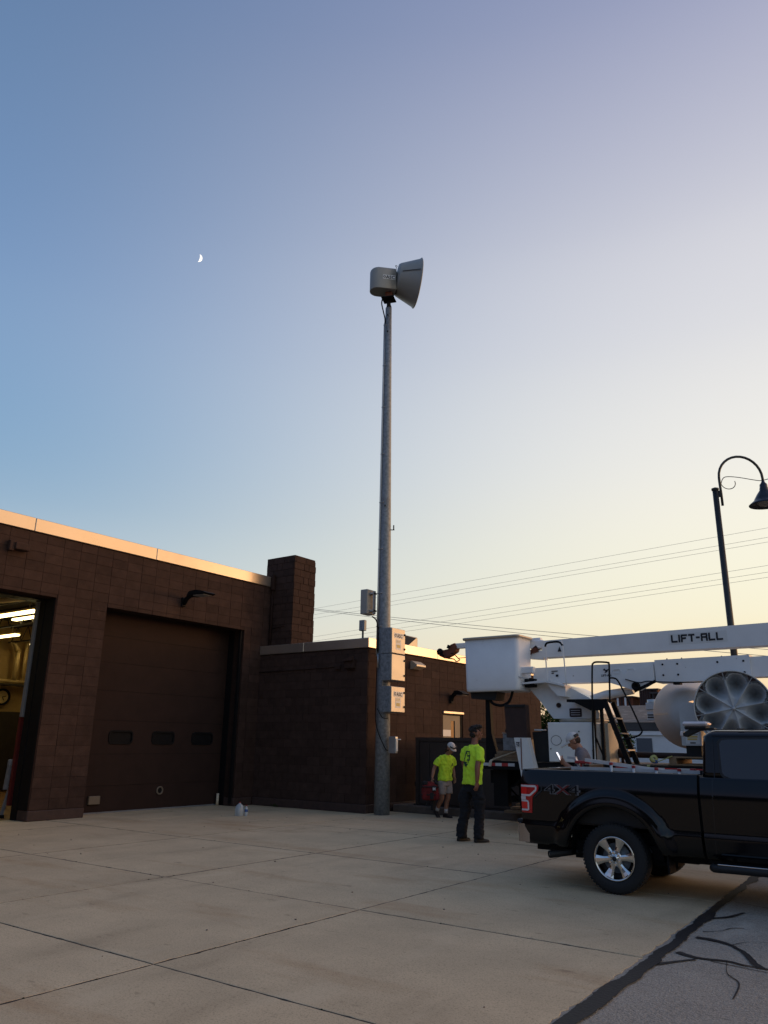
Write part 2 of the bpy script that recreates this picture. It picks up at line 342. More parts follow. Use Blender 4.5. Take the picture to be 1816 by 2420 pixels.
# weeds and dirt clumps in the joints
wd = MB(); r_ = random.Random(3)
for _ in range(260):
    if r_.random() < .5: x = r_.choice(xs[1:5]); y = r_.uniform(1.5, 15)
    else: y = r_.choice(ys[4:9]); x = r_.uniform(-15, -2.3)
    if noise.noise(V((x*.9, y*.9, 3))) < .05: continue
    h = r_.uniform(.001, .004); q = r_.uniform(.004, .010)
    for k in range(3):
        a = r_.uniform(0, PI); dx, dy = math.cos(a)*q, math.sin(a)*q
        wd.face([(x-dx, y-dy, -.006), (x+dx, y+dy, -.006), (x+dx*.6+r_.uniform(-.01, .01), y+dy*.6, h), (x-dx*.5, y-dy*.5+r_.uniform(-.01, .01), h*.8)])
tag(wd.build('joint_weeds', 'leafdark', recalc=False), 'tiny dark weeds and dirt clumps in the joints of the concrete apron', 'weeds', kind='stuff')
# asphalt lot
g = MB(); g.box((-2.62, -40, -.056), (60, 15.78, -.006)); tag(g.build('asphalt_lot', 'asphalt'), kind='structure')
def sm0(pts, n=6):
    P = [V((p[0], p[1], 0)) for p in pts]; o_ = []
    for i in range(len(P)-1):
        a, b, c, d_ = P[max(i-1, 0)], P[i], P[i+1], P[min(i+2, len(P)-1)]
        for k in range(n): t = k/n; o_.append(.5*((2*b)+(c-a)*t+(2*a-5*b+4*c-d_)*t*t+(3*b-a-3*c+d_)*t**3))
    return o_+[P[-1]]
def ribbon(mb, pts, wfun, z, seed=0, sub=.05, rag=.35):
    P = []
    for a, b in zip(pts, pts[1:]):
        a, b = V((a[0], a[1], 0)), V((b[0], b[1], 0)); k = max(1, int((b-a).length/sub))
        P += [a.lerp(b, i/k) for i in range(k)]
    P.append(V((pts[-1][0], pts[-1][1], 0))); L_ = []; R_ = []
    n = len(P)
    for i, p in enumerate(P):
        t = (P[min(i+1, n-1)]-P[max(0, i-1)]).normalized(); s_ = V((-t.y, t.x, 0)); w_ = wfun(i/(n-1))
        a = noise.noise(V((p.x*2.2, p.y*2.2, seed))); b = noise.noise(V((p.x*2.6, p.y*2.6, seed+9))); c = noise.noise(V((p.x*17, p.y*17, seed+2)))*.28
        L_.append(p+s_*w_*(.5+rag*(a+c))); R_.append(p-s_*w_*(.5+rag*(b-c)))
    for i in range(n-1): mb.face([(*L_[i][:2], z), (*R_[i][:2], z), (*R_[i+1][:2], z), (*L_[i+1][:2], z)])
t = MB(); ribbon(t, [(-2.16, 2), (-2.12, 4.8), (-2.14, 6.2), (-2.18, 7.4), (-2.26, 8.9), (-2.33, 10.5), (-2.4, 12.6)], lambda q: .108-.02*q, .004, 1, .04, .6)
tag(t.build('tar_seam', 'tar'), kind='structure')
t = MB()
for k, (pts, w0) in enumerate([([(-2.09, 7.5), (-1.92, 7.47), (-1.79, 7.39), (-1.66, 7.18), (-1.52, 6.90), (-1.44, 6.80)], .05), ([(-2.08, 6.88), (-1.92, 6.80), (-1.70, 6.84), (-1.55, 6.80), (-1.40, 6.80)], .045),
                  ([(-2.1, 6.42), (-1.98, 6.62), (-1.90, 6.75)], .03), ([(-2.20, 8.35), (-2.06, 8.55), (-1.98, 8.85)], .03), ([(-2.1, 7.75), (-1.98, 7.88), (-1.93, 8.05), (-1.84, 8.12)], .014), ([(-1.79, 7.39), (-1.70, 7.6), (-1.5, 7.7), (-1.2, 7.68)], .008), ([(-1.70, 6.84), (-1.62, 6.5), (-1.5, 6.3), (-1.45, 5.9)], .010), ([(-1.3, 6.7), (-1.1, 7.1), (-.8, 7.3)], .012), ([(-1.8, 6.78), (-1.39, 6.71), (-.9, 6.6), (-.2, 6.7)], .012), ([(-2.2, 9.4), (-1.7, 9.2), (-1.2, 9.1), (-.4, 9.3)], .012)]):
    ribbon(t, [(q_.x, q_.y) for q_ in sm0(pts)], lambda q, w0=w0: 1.25*w0*(1-.35*q), .0015-.0004*k, k, .025, .8)
tag(t.build('crack_sealer', 'tar'), kind='structure')
# kerb and raised walk in front of the long brick wall
kb = thing('kerb', None, None, (-8, 15.87, 0), kind='structure')
for k in range(9):
    x0 = -11.1+k*2.4; g = MB(); g.box((x0+.008, 15.79, -.02), (x0+2.392, 15.99, .16), .02); g.build('kerb_stone', 'kerb', kb)
g = MB(); g.box((-11.16, 15.992, -.02), (14, 40, .15)); tag(g.build('raised_walk', 'kerb'), kind='structure')
g = MB()
for _ in range(60):
    x, y = r_.uniform(-14, -2.6), r_.uniform(3.5, 15); q = r_.uniform(.006, .016); a = r_.uniform(0, 6)
    g.prism([(q*math.cos(a+i*1.26)*r_.uniform(.6, 1), q*.8*math.sin(a+i*1.26)) for i in range(5)], (x, y, .001), X, Y, Z*q*.5)
tag(g.build('stone_chips', 'kerb'), 'small chips and crumbs scattered over the concrete apron', 'debris', kind='stuff')

# ================================================================ GARAGE BLOCK (left)
BLK = unit_block(); BLK2 = unit_block(name='block_half')
def lay_blocks(parent, name, o, u, nrm, u0, u1, v0, v1, holes=(), bu=.4, bv=.2, mort=.008, proud=.007, thick=.05, stagger=False, seedn=0, limit=None, key=None, uoff=0):
    """stacked masonry: each block its own object, cut where an opening is"""
    rr = random.Random(seedn); cells = []
    nv = int(math.ceil((v1-v0)/bv-1e-6))
    for j in range(nv):
        a0 = v0+j*bv; a1 = min(v1, a0+bv)
        off = uoff + (bu/2 if (stagger and j % 2) else 0)
        k0 = int(math.floor((u0-off)/bu)); k1 = int(math.ceil((u1-off)/bu))
        for k in range(k0, k1):
            b0 = max(u0, off+k*bu); b1 = min(u1, off+(k+1)*bu); segs = [(b0, b1, a0, a1)]
            for (h0, h1, g0, g1) in holes:
                ns = []
                for (c0, c1, e0, e1) in segs:
                    if c1 <= h0 or c0 >= h1 or e1 <= g0 or e0 >= g1: ns.append((c0, c1, e0, e1)); continue
                    if c0 < h0-.02: ns.append((c0, h0, e0, e1))
                    if c1 > h1+.02: ns.append((h1, c1, e0, e1))
                    q0, q1 = max(c0, h0), min(c1, h1)
                    if e1 > g1+.02: ns.append((q0, q1, g1, e1))
                segs = ns
            cells += [s for s in segs if s[1]-s[0] > .05 and s[3]-s[2] > .04]
    if key: cells.sort(key=key)
    ind = cells if limit is None else cells[:limit]; rest = [] if limit is None else cells[limit:]
    u, nrm, o = V(u), V(nrm), V(o)
    for (b0, b1, a0, a1) in ind:
        pr = proud+rr.uniform(-.0035, .0035); wd_, ht = b1-b0-mort, a1-a0-mort*.8
        c = o+u*(b0+b1)/2+Z*(a0+a1)/2+nrm*(pr-thick/2)
        m = Matrix((u*wd_, nrm*thick, Z*ht)).transposed().to_4x4(); m.translation = c
        inst(name, BLK, parent, m @ Matrix.Rotation(rr.uniform(-.004, .004), 4, 'Y'))
    if rest:
        mb = MB()
        for (b0, b1, a0, a1) in rest:
            pr = proud+rr.uniform(-.0035, .0035)
            c0 = o+u*(b0+mort/2)+Z*(a0+mort*.4)+nrm*(pr-thick); c1 = o+u*(b1-mort/2)+Z*(a1-mort*.4)+nrm*pr; mb.box(c0, c1)
        mb.build(name+'work', 'block', parent, kind='stuff')
gar = thing('fire_garage', 'tall dark brown block garage with one open and one closed overhead door', 'building', (-14.75, 8, 0))
WX = -14.75
m = MB()
m.box((WX-.35, 8.81, 0), (WX-.004, 10.02, 5.6)); m.box((WX-.35, 14.18, 0), (WX-.004, 15.1, 5.6)); m.box((WX-.35, 10.02, 4.31), (WX-.004, 14.18, 5.6)); m.box((WX-.35, 3.6, 4.33), (WX-.004, 8.81, 5.6)); m.box((WX-.35, -6, 0), (WX-.004, 3.6, 5.6))
wall = m.build('wall', 'mortar', gar)
lay_blocks(wall, 'block', (WX, 0, 0), Y, X, 6.4, 15.09, .2, 5.58, holes=[(-9, 8.81, 0, 4.33), (10.02, 14.18, 0, 4.31)], uoff=.03, seedn=1)
m = MB(); m.box((-24.4, 15.0, 0), (-15.12, 15.1, 5.55)); m.build('end_wall', 'mortar', gar); m = MB(); m.box((-24.4, -6, 0), (-24.1, 15.0, 5.55)); m.build('rear_wall', 'mortar', gar); m = MB(); m.box((-24.4, -6.3, 0), (-15.12, -6, 5.55)); m.build('end_wall', 'mortar', gar)
m = MB(); m.box((-24.1, -6, 5.1), (-15.11, 15.0, 5.3)); m.build('roof', 'fascia', gar)
for a_, b_ in ((8.80, 10.03), (14.17, 14.79)): pl = MB(); pl.box((WX-.34, a_, 0), (WX+.022, b_, .19), .012); pl.build('plinth', 'plinth', gar)
cop = MB(); cop.box((WX-.4, -6, 5.62), (WX+.035, 15.08, 5.86)); cop = cop.build('coping', 'coping_seam', gar)
yy = [-6, -2.9, .2, 4.6, 8.10, 11.16, 15.085]
for a, b in zip(yy, yy[1:]):
    c = MB(); c.box((WX-.42, a+.004, 5.595), (WX+.05, b-.004, 5.872), .008); c.build('coping_section', 'coping', cop)
c = MB(); c.box((WX+.055, 15.0, 5.5), (WX+.16, 15.09, 5.93), .01); c.tube([(WX+.1, 15.05, 5.5), (WX+.1, 15.05, 3.97)], .022); c.build('downpipe', 'mortar', gar)
c = MB(); c.tube([(WX+.1, 15.075, 4.45), (WX+.55, 15.075, 4.5)], .012, 6); c.build('conduit', 'mortar', gar)
# closed overhead door (recessed), built section by section
DX = -15.32
door = MB(); door.box((DX-.06, 10.0, 0), (DX-.012, 14.3, 4.5)); door = door.build('overhead_door', 'black', gar)
zz = [.03, .56, 1.22, 1.94, 2.58, 3.20, 3.78, 4.42]
WN = [(10.86, 11.44), (12.03, 12.63), (13.22, 13.84)]
for k, (a, b) in enumerate(zip(zz, zz[1:])):
    c = MB()
    if k == 2:
        ys_ = [10.04]+[q for w_ in WN for q in w_]+[14.26]
        for q in range(0, len(ys_), 2): c.box((DX-.04, ys_[q], a+.005), (DX, ys_[q+1], b-.005))
        for w_ in WN: c.box((DX-.04, w_[0], a+.005), (DX, w_[1], 1.46)); c.box((DX-.04, w_[0], 1.70), (DX, w_[1], b-.005))
    else: c.box((DX-.04, 10.04, a+.003), (DX, 14.26, b-.003))
    c.build('door_section', 'door_brown', door)
def rrect(w_, h, r, n=5):
    pts = []
    for cx_, cy2, a0 in ((w_/2-r, h/2-r, 0), (-w_/2+r, h/2-r, 90), (-w_/2+r, -h/2+r, 180), (w_/2-r, -h/2+r, 270)):
        for k in range(n+1):
            a = math.radians(a0+90*k/n); pts.append((cx_+r*math.cos(a), cy2+r*math.sin(a)))
    return pts
def ring_frame(mb, c, u, v, w_, h, r, bw, n0, n1):
    nrm = V(u).cross(V(v)); o_ = [V(c)+V(u)*a+V(v)*b for a, b in rrect(w_, h, r)]; i_ = [V(c)+V(u)*a+V(v)*b for a, b in rrect(w_-2*bw, h-2*bw, max(.005, r-bw))]
    R = [[p+nrm*n0 for p in o_], [p+nrm*n1 for p in o_], [p+nrm*n1 for p in i_], [p+nrm*n0 for p in i_]]
    mb.rings(R+[R[0]], caps=False, smooth=False); return mb
for (a, b) in WN:
    f = MB(); ring_frame(f, (DX, (a+b)/2, 1.58), Y, Z, b-a+.06, .30, .09, .035, -.03, .022); f = f.build('window', 'black', door)
    f2 = MB(); f2.prism(rrect(b-a, .235, .07), (DX-.02, (a+b)/2, 1.58), Y, Z, X*.004); f2.build('pane', 'glass', f) if 0 else f2.build('window_pane', 'voidglass', door)
f = MB(); f.lathe([(.09, 0), (.095, .03), (.07, .035), (.062, .02), (.062, .0)], (DX, 12.36, .41), X, 24); f.build('exhaust_port', 'tan', door)
f = MB(); f.lathe([(.062, 0), (.001, 0)], (DX+.015, 12.36, .41), X, 16); f.build('port_flap', 'black', door)
f = MB(); f.box((DX, 10.48, .19), (DX+.06, 10.76, .36), .01); f.build('sensor_box', 'tan', door)
f = MB(); f.box((DX-.05, 10.03, .0), (DX+.03, 14.17, .028)); f.build('threshold', 'dimwhite', door)
f = MB(); f.box((DX-.3, 14.28, 0), (-14.78, 14.19, 4.5)); f.box((-14.80, 14.11, .05), (-14.86, 14.18, 4.3)); f.build('door_track', 'black', gar)
f = MB(); f.box((DX-.2, 10.03, .05), (DX+.02, 10.05, 4.3)); f.build('door_jamb', 'door_brown', gar)
f = MB(); f.tube([(DX+.12, 14.08, 0), (DX+.12, 14.08, .28)], .035); f.build('guard_post', 'cream', gar)
# open bay at the far left: jamb, and the lit workshop behind it
f = MB(); f.box((-15.30, 8.79, 0), (-15.11, 8.84, 4.5)); f.box((-15.10, 8.800, .2), (-14.775, 8.808, 4.33)); f.build('door_jamb', 'black', gar)
f = MB(); f.box((-15.46, 8.78, 1.95), (-15.38, 8.905, 4.3)); f.build('door_track', 'dimwhite', gar)
f = MB(); f.box((-15.58, 8.84, .25), (-15.50, 8.945, 1.94)); f.build('red_guard', 'reddull', gar)
f = MB(); f.box((-15.5, 3.6, 4.30), (-15.12, 8.78, 4.42)); f.build('door_header', 'black', gar)
f = MB(); f.box((-24.08, -5.9, 0), (-24.03, 14.9, 5.1)); iw = f.build('inner_wall', 'int_wall', gar)
for k in range(25):
    f = MB(); f.box((-24.028, 9.0, .2*k+.012), (-24.015, 14.9, .2*k+.2)); f.build('block_course', 'int_wall', iw)
f = MB(); f.box((-24.0, 14.90, 0), (-15.5, 14.95, 5.1)); f.build('inner_wall', 'int_wall', gar)
f = MB(); f.box((-24.1, -5.9, -.028), (-15.40, 14.9, -.001)); f.build('floor', 'int_floor', gar)
f = MB()
for k in range(6): f.box((-24, 4.9+2*k, 4.86), (-15.5, 4.98+2*k, 4.90)); f.box((-24, 4.9+2*k, 4.40), (-15.5, 4.98+2*k, 4.44))
for k in range(6):
    for q in range(14): f.bar((-23.9+q*.58, 4.94+2*k, 4.42), (-23.61+q*.58, 4.94+2*k, 4.88), .02, .02); f.bar((-23.61+q*.58, 4.94+2*k, 4.88), (-23.32+q*.58, 4.94+2*k, 4.42), .02, .02)
f.build('roof_joist', 'int_dark', gar, kind='stuff')
for p, q, r in [((-15.9, 8.95, 4.46), (-20, 8.2, 4.46), .06), ((-16.2, 8.6, 4.55), (-21, 8.6, 4.55), .04), ((-23.8, 13.16, 4.15), (-23.8, 13.16, 3.28), .075), ((-23.8, 12.95, 4.45), (-23.8, 13.16, 4.15), .075), ((-23.85, 13.45, 4.45), (-23.85, 13.45, 3.28), .05), ((-23.8, 10, 3.22), (-23.8, 14.8, 3.22), .055)]: f = MB(); f.tube([p, q], r, 12); f.build('pipe', 'int_trim', gar)
f = MB(); f.box((-23.95, 10, 3.08), (-23.6, 14.8, 3.14)); f.build('shelf', 'int_dark', gar)
f = MB(); f.box((-23.95, 9, .05), (-23.2, 13.22, 2.28)); f.box((-23.95, 13.72, .05), (-23.4, 14.8, 2.28)); f.box((-23.95, 13.22, 2.2), (-23.4, 13.72, 2.28)); f.build('tool_racking', 'int_dark', gar, kind='stuff')
f = MB(); f.box((-23.9, 13.25, .6), (-23.5, 13.70, 2.18)); f.build('locker', 'tan', gar)
for (x0, x1, y_, z_, lb_) in [(-19.2, -15.95, 9.10, 4.18, 'nearest long glowing fluorescent light just inside the open bay'), (-23.6, -20.4, 11.2, 4.2, 'second glowing fluorescent light deeper inside the open bay'), (-20.2, -18.95, 10.92, 4.55, 'short glowing fluorescent light high between the two longer ones'), (-23, -18, 6.0, 4.3, 'glowing fluorescent light left of the open doorway, inside the garage'), (-23.5, -20.5, 13.4, 4.35, 'glowing fluorescent light furthest back by the inner wall')]:
    t_ = thing('fluorescent_light', lb_, 'light', ((x0+x1)/2, y_, z_), 0, 'fluorescent lights inside the garage')
    a = MB(); a.box((x0, y_-.08, z_+.05), (x1, y_+.08, z_+.09)); a.build('fitting', 'int_trim', t_)
    for q in (x0+.3, x1-.3): a = MB(); a.tube([(q, y_, z_+.09), (q, y_, z_+.3)], .012, 6); a.build('hanger', 'int_trim', t_)
    a = MB(); a.box((x0+.02, y_-.07, z_), (x1-.02, y_+.07, z_+.045)); a.build('tube', 'tube', t_)
CK = V((-23.95, 12.93, 2.74)); t_ = thing('wall_clock', 'round black-rimmed clock on the lit back wall inside the open bay', 'clock', CK)
a = MB(); a.lathe([(.20, 0), (.25, .03), (.25, .07), (.20, .07), (.19, .03)], CK, X, 32); a.build('rim', 'black', t_)
a = MB(); a.lathe([(.195, 0), (.001, .001)], CK+X*.03, X, 32); a.build('dial', 'int_trim', t_)
a = MB(); a.bar(CK+V((.04, 0, 0)), CK+V((.04, .12, .03)), .02, .02); a.build('hour_hand', 'black', t_); a = MB(); a.bar(CK+V((.042, 0, 0)), CK+V((.042, .06, -.10)), .015, .015); a.build('minute_hand', 'black', t_)
t_ = thing('folded_stand', 'white folded stand leaning inside the open bay beside the red guard', 'stand', (-15.72, 8.92, 0))
a = MB(); a.box((-15.76, 8.83, .98), (-15.66, 9.0, 1.12), .02); a.bar((-15.72, 8.88, 1.0), (-15.72, 8.85, .54), .07, .07); a.build('upper_body', 'dimwhite', t_)
a = MB(); a.bar((-15.72, 8.94, .60), (-15.74, 8.86, .06), .05, .05, (1, 0, 0)); a.build('leg', 'dimwhite', t_); a = MB(); a.bar((-15.71, 8.97, 1.0), (-15.71, 8.97, .55), .04, .04, (1, 0, 0)); a.build('leg', 'dimwhite', t_)
a = MB(); a.box((-15.80, 8.82, 0), (-15.70, 8.90, .06)); a.build('foot', 'black', t_)

# chimney standing on the low roof
ch = thing('block_chimney', 'square dark brown block chimney rising from the low roof', 'chimney', (-14.34, 15.55, 3.9))
m = MB(); m.box((-14.98, 15.122, 3.72), (-13.955, 15.985, 6.37)); cw = m.build('core', 'mortar', ch)
for (o, u, n_, u0, u1, sd) in [((0, 15.12, 0), X, -Y, -14.98, -13.952, 2), ((-13.95, 0, 0), Y, X, 15.11, 15.99, 3)]:
    for j in range(13):
        z0 = 3.98+j*.188; bu = .39; off = (0 if j % 2 else .13)
        rr = random.Random(j+sd*20); a = u0-off
        while a < u1-.01:
            b = a+(bu if rr.random() > .25 else .195); a0, b0 = max(a, u0), min(b, u1); a = b
            if b0-a0 < .05: continue
            pr = .012+rr.uniform(-.006, .006)
            c = V(o)+V(u)*(a0+b0)/2+Z*(z0+.094)+V(n_)*(pr-.03)
            mm = Matrix((V(u)*(b0-a0-.014), V(n_)*.06, Z*.176)).transposed().to_4x4(); mm.translation = c
            inst('block', BLK, cw, mm)

# ================================================================ LOW ANNEX
anx = thing('low_annex', 'low dark brown block annex with pale metal coping behind the steel pole', 'building', (-11.5, 16, 0))
EX, WY, ZT = -11.17, 14.83, 3.73
m = MB(); m.box((-14.75, WY+.004, 0), (EX-.004, WY+.3, ZT)); m.box((EX-.3, WY+.3, 0), (EX-.004, 18.19, ZT)); m.box((EX-.3, 18.19, 2.38), (EX-.004, 19.26, ZT)); m.box((EX-.3, 19.26, 0), (EX-.004, 24.4, ZT)); m.box((-20, 24.1, 0), (EX-.3, 24.4, ZT)); w2 = m.build('wall', 'mortar', anx)
lay_blocks(w2, 'block', (0, WY, 0), X, -Y, -14.74, EX+.008, .2, ZT-.03, seedn=5, uoff=-.17, stagger=True)
lay_blocks(w2, 'block', (EX, 0, 0), Y, X, WY-.006, 24.4, .2, ZT-.03, holes=[(18.19, 19.26, 0, 2.38)], seedn=6, uoff=.05, limit=125, key=lambda s: (s[0]+s[1])/2-(s[2])*.25)
m = MB(); m.box((-14.74, WY-.022, 0), (EX+.022, WY+.1, .19), .012); m.box((EX-.1, WY+.1, 0), (EX+.022, 24.4, .19), .012); m.build('plinth', 'plinth', anx)
m = MB(); m.box((-14.74, WY+.3, 3.45), (EX-.3, 24.1, 3.55)); m.build('roof', 'fascia', anx)
m = MB(); m.box((-14.74, WY-.02, 3.74), (EX+.02, WY+.28, 3.94)); m.box((EX-.28, WY+.28, 3.74), (EX+.02, 24.4, 3.94)); cp = m.build('coping', 'coping_seam', anx)
for a, b in ((-14.745, -13.2), (-13.2, EX+.045)):
    c = MB(); c.box((a+.004, WY-.045, 3.725), (b-.004, WY+.31, 3.955), .008); c.build('coping_section', 'coping', cp)
for a, b in ((WY+.312, 17.9), (17.9, 21.2), (21.2, 24.44)):
    c = MB(); c.box((EX-.31, a+.004, 3.725), (EX+.045, b-.004, 3.955), .008); c.build('coping_section', 'coping', cp)
m = MB(); m.box((EX-.1, 18.19, .15), (EX-.02, 18.25, 2.36)); m.box((EX-.1, 19.20, .15), (EX-.02, 19.26, 2.36)); m.box((EX-.1, 18.25, 2.29), (EX-.02, 19.20, 2.36)); dr = m.build('side_door', 'black', anx)
m = MB(); m.box((EX-.08, 18.26, .16), (EX-.04, 18.69, 2.28)); m.box((EX-.08, 18.90, .16), (EX-.04, 19.19, 2.28)); m.box((EX-.08, 18.69, .16), (EX-.04, 18.90, 1.2)); m.box((EX-.08, 18.69, 2.14), (EX-.04, 18.90, 2.28)); m.build('door_leaf', 'tan', dr)
m = MB(); m.box((EX-.07, 18.70, 1.2), (EX-.06, 18.89, 2.14)); m.build('window_pane', 'glass', dr)
m = MB(); m.box((EX-.02, 18.19, 2.32), (EX+.05, 19.26, 2.385), .008); m.build('drip_cap', 'coping', dr)
m = MB(); m.box((EX-.038, 18.275, 1.735), (EX-.034, 18.67, 1.90)); sg = m.build('notice', 'label', dr, label='white paper notice on the tan side door')
# wall conduit + alarm
al = thing('alarm_box', 'small dark brown alarm sounder high on the shaded annex wall', 'alarm', (-11.65, WY, 3.38))
m = MB(); m.box((-11.80, WY-.13, 3.24), (-11.52, WY-.012, 3.48), .02); m.build('housing', 'block', al)
m = MB(); m.prism([(-.15, 0), (.15, 0), (.15, .10), (-.15, .03)], (-11.66, WY-.2, 3.42), X, Z, Y*.08) ; m.build('hood', 'block', al)
m = MB(); m.tube([(-14.73, WY-.03, 3.27), (-12.12, WY-.03, 3.31)], .014, 8); m.box((-12.14, WY-.07, 3.24), (-11.98, WY-.012, 3.34), .01); m.build('conduit', 'block', al)
# ---- wall lights
def led_light(nm, label, base, out, K):
    base = V(base); t = thing(nm, label, 'light', base)
    n_ = V(out); sd = n_.cross(Z)
    m = MB(); m.box(base-sd*.06-Z*.12-n_*.0, base+sd*.06+Z*.10+n_*.06, .01); m.build('wall_bracket', 'black', t)
    m = MB(); m.tube([base+n_*.04*K-Z*.05, base+n_*.13*K+Z*.06, base+n_*.25*K+Z*.13, base+n_*.36*K+Z*.15], [.06, .055, .06, .07], 10); m.build('arm', 'black', t)
    P = [(.30, .10), (.40, .20), (.62, .21), (.88, .155), (.95, .12), (.90, .09), (.55, .10)]
    m = MB(); m.prism([(a, b) for a, b in P], base-sd*.17, n_*K, Z, sd*.34); m.bevel(.012, 1); m.build('head', 'black', t)
    m = MB(); m.box(base+n_*.50*K-sd*.13+Z*.080, base+n_*.86*K+sd*.13+Z*.098); m.build('lens', 'lensgrey', t)
    return t
led_light('wall_light', 'black curved-neck wall light above the closed garage door', (WX+.012, 12.08, 4.74), X, 1.0)
led_light('wall_light', 'dark domed wall light above and left of the tan side door', (EX+.012, 18.60, 2.72), X, .52)
t_ = thing('vent_hood', 'small dark brown box light high above the open bay', 'light', (WX, 7.85, 5.2))
m = MB(); m.box((WX+.01, 7.70, 5.13), (WX+.17, 8.0, 5.27), .01); m.build('body', 'block', t_)
m = MB(); m.box((WX+.01, 7.60, 5.09), (WX+.12, 7.70, 5.30), .01); m.build('mount', 'block', t_)
t_ = thing('wall_pack', 'small beige wedge wall light right of the grey siren cabinets', 'light', (EX, 16.8, 3.44))
m = MB(); m.prism([(0, -.09), (0, .11), (.05, .12), (.20, .02), (.20, -.02), (.06, -.09)], (EX+.01, 16.62, 3.45), X, Z, Y*.42); m.build('housing', 'cab_grey', t_)
# rooftop unit on the annex, tree-lined skyline items
t_ = thing('rooftop_unit', 'beige ventilation unit with a dark louvred hood on the annex roof', 'roof unit', (-12.7, 18.7, 3.55))
m = MB(); m.box((-13.3, 18.0, 3.56), (-12.5, 19.02, 4.53), .04); m.build('casing', 'cab_grey', t_)
m = MB(); m.prism([(0, 0), (0, .30), (.55, .20), (.32, 0)], (-12.49, 18.0, 4.22), (.55, .83, 0), Z, (-.35, .1, 0)); m.build('hood', 'fascia', t_)
t_ = thing('floodlight', 'small square grey floodlight on a thin post beyond the annex roof', 'light', (-22.94, 30, 0))
m = MB(); m.tube([(-22.95, 30, 0), (-22.95, 30, 6.8)], .05, 8); m.build('post', 'lamp_black', t_)
m = MB(); m.box((-23.13, 29.9, 6.78), (-22.8, 30.1, 7.30), .02); m.build('head', 'galv', t_)

# ================================================================ STEEL POLE, CABINETS, SIREN
PB = V((-10.78, 14.93, 0)); fwd = V((-.586, .811, 0)).normalized(); rgt = V((.811, .586, 0)).normalized()
rad_ = lambda z: .178-(.178-.084)*z/12.86
pole = thing('siren_pole', 'tall tapering galvanised steel pole rising in front of the annex corner', 'pole', PB)
m = MB(); m.tube([PB+Z*z for z in (0, 3, 6, 9, 11, 12.86)], [.178, .158, .137, .113, .097, .084], 28); m.build('shaft', 'galv', pole)
m = MB()
for z, r in ((12.6, .09), (12.1, .093), (7.2, .13)): m.tube([PB+Z*z-fwd*(r-.01)-rgt*.02, PB+Z*z-fwd*(r+.03)-rgt*.02], .018, 8)
m.build('bolt', 'black', pole)
mr_ = MB()
for k in range(12):
    a0, a1 = [math.radians(-150+120*q/12) for q in (k, k+1)]; z0_ = 7.42-.10*noise.noise(V((k*.9, 0, 3))); z1_ = 6.95-.25*noise.noise(V((k*1.3, 5, 3))); e_ = lambda a, z: PB+(rgt*math.cos(a)-fwd*-math.sin(a))*(rad_(z)+.0015)+Z*z
    mr_.face([e_(a0, z1_), e_(a1, z1_), e_(a1, z0_), e_(a0, z0_)])
mr_.build('rust_streak', 'ruststreak', pole, recalc=False)
m = MB(); m.tube([PB+Z*6.6-rgt*.17-fwd*.02, PB+Z*6.6+rgt*.22-fwd*.05], .012, 6); m.tube([PB+Z*6.6+rgt*.2-fwd*.05, PB+Z*6.72+rgt*.2-fwd*.05], .015, 6); m.build('step_bar', 'black', pole)
rad = lambda z: .178-(.178-.084)*z/12.86
m = MB(); m.tube([PB+Z*z-rgt*(rad(z)+.018)-fwd*.05 for z in (3.5, 5, 7, 9, 11, 12.35)], .021, 10); m.build('conduit', 'galv_box', pole)
m = MB()
for z in (4.2, 5.0, 6.1, 7.3, 8.6, 9.9, 11.1, 12.3): m.tube([PB+Z*z-rgt*(rad(z)+.045)-fwd*.05, PB+Z*z-rgt*rad(z)*.5-fwd*(rad(z)+.006)], .009, 6)
m.build('strap', 'galv_box', pole)
def sm(pts, n=6):
    P = [V(p) for p in pts]; o_ = []
    for i in range(len(P)-1):
        a, b, c, d_ = P[max(i-1, 0)], P[i], P[i+1], P[min(i+2, len(P)-1)]
        for k in range(n):
            t = k/n; o_.append(.5*((2*b)+(c-a)*t+(2*a-5*b+4*c-d_)*t*t+(3*b-a-3*c+d_)*t**3))
    return o_+[P[-1]]
pp = lambda l, z, f=-.12: PB+rgt*l+Z*z+fwd*f
m = MB(); m.tube(sm([pp(-.17, 13.16, 0), pp(-.19, 13.0, 0), pp(-.14, 12.75, 0), pp(-.095, 12.5, -.04), pp(-.10, 12.3, -.05)]), .017, 8); m.build('cable', 'black', pole); m = MB()
m.tube(sm([pp(-.30, 4.44, -.05), pp(-.20, 4.36, -.05), pp(-.155, 4.15, -.09), pp(-.15, 3.6, -.1)]), .016, 8)
m.build('cable', 'black', pole); m = MB(); m.tube(sm([pp(-.16, 3.25, -.1), pp(-.175, 2.5, -.1), pp(-.17, 2.05, -.13), pp(-.10, 1.75, -.17), pp(.06, 1.42, -.19), pp(.12, 1.38, -.15)]), .010, 6)
m.build('cable', 'black', pole); m = MB(); m.tube(sm([pp(-.14, 2.3, -.14), pp(-.02, 2.1, -.18), pp(.12, 2.08, -.13)]), .008, 6)
m.build('cable', 'black', pole); m = MB(); m.tube(sm([pp(.17, 1.3, -.03), pp(.19, 1.0, -.02), pp(.17, .8, -.02)]), .006, 6)
m.build('cable', 'black', pole)
m = MB(); m.tube([pp(-.135, 3.55, -.12), pp(-.135, 3.22, -.12)], .022, 8); m.tube([pp(-.02, 3.5, -.19), pp(-.02, 2.62, -.19)], .014, 8); m.box(pp(-.045, 3.42, -.21), pp(.0, 3.56, -.17)); m.box(pp(-.04, 2.42, -.21), pp(.01, 2.58, -.17)); m.build('riser_pipe', 'galv_box', pole)
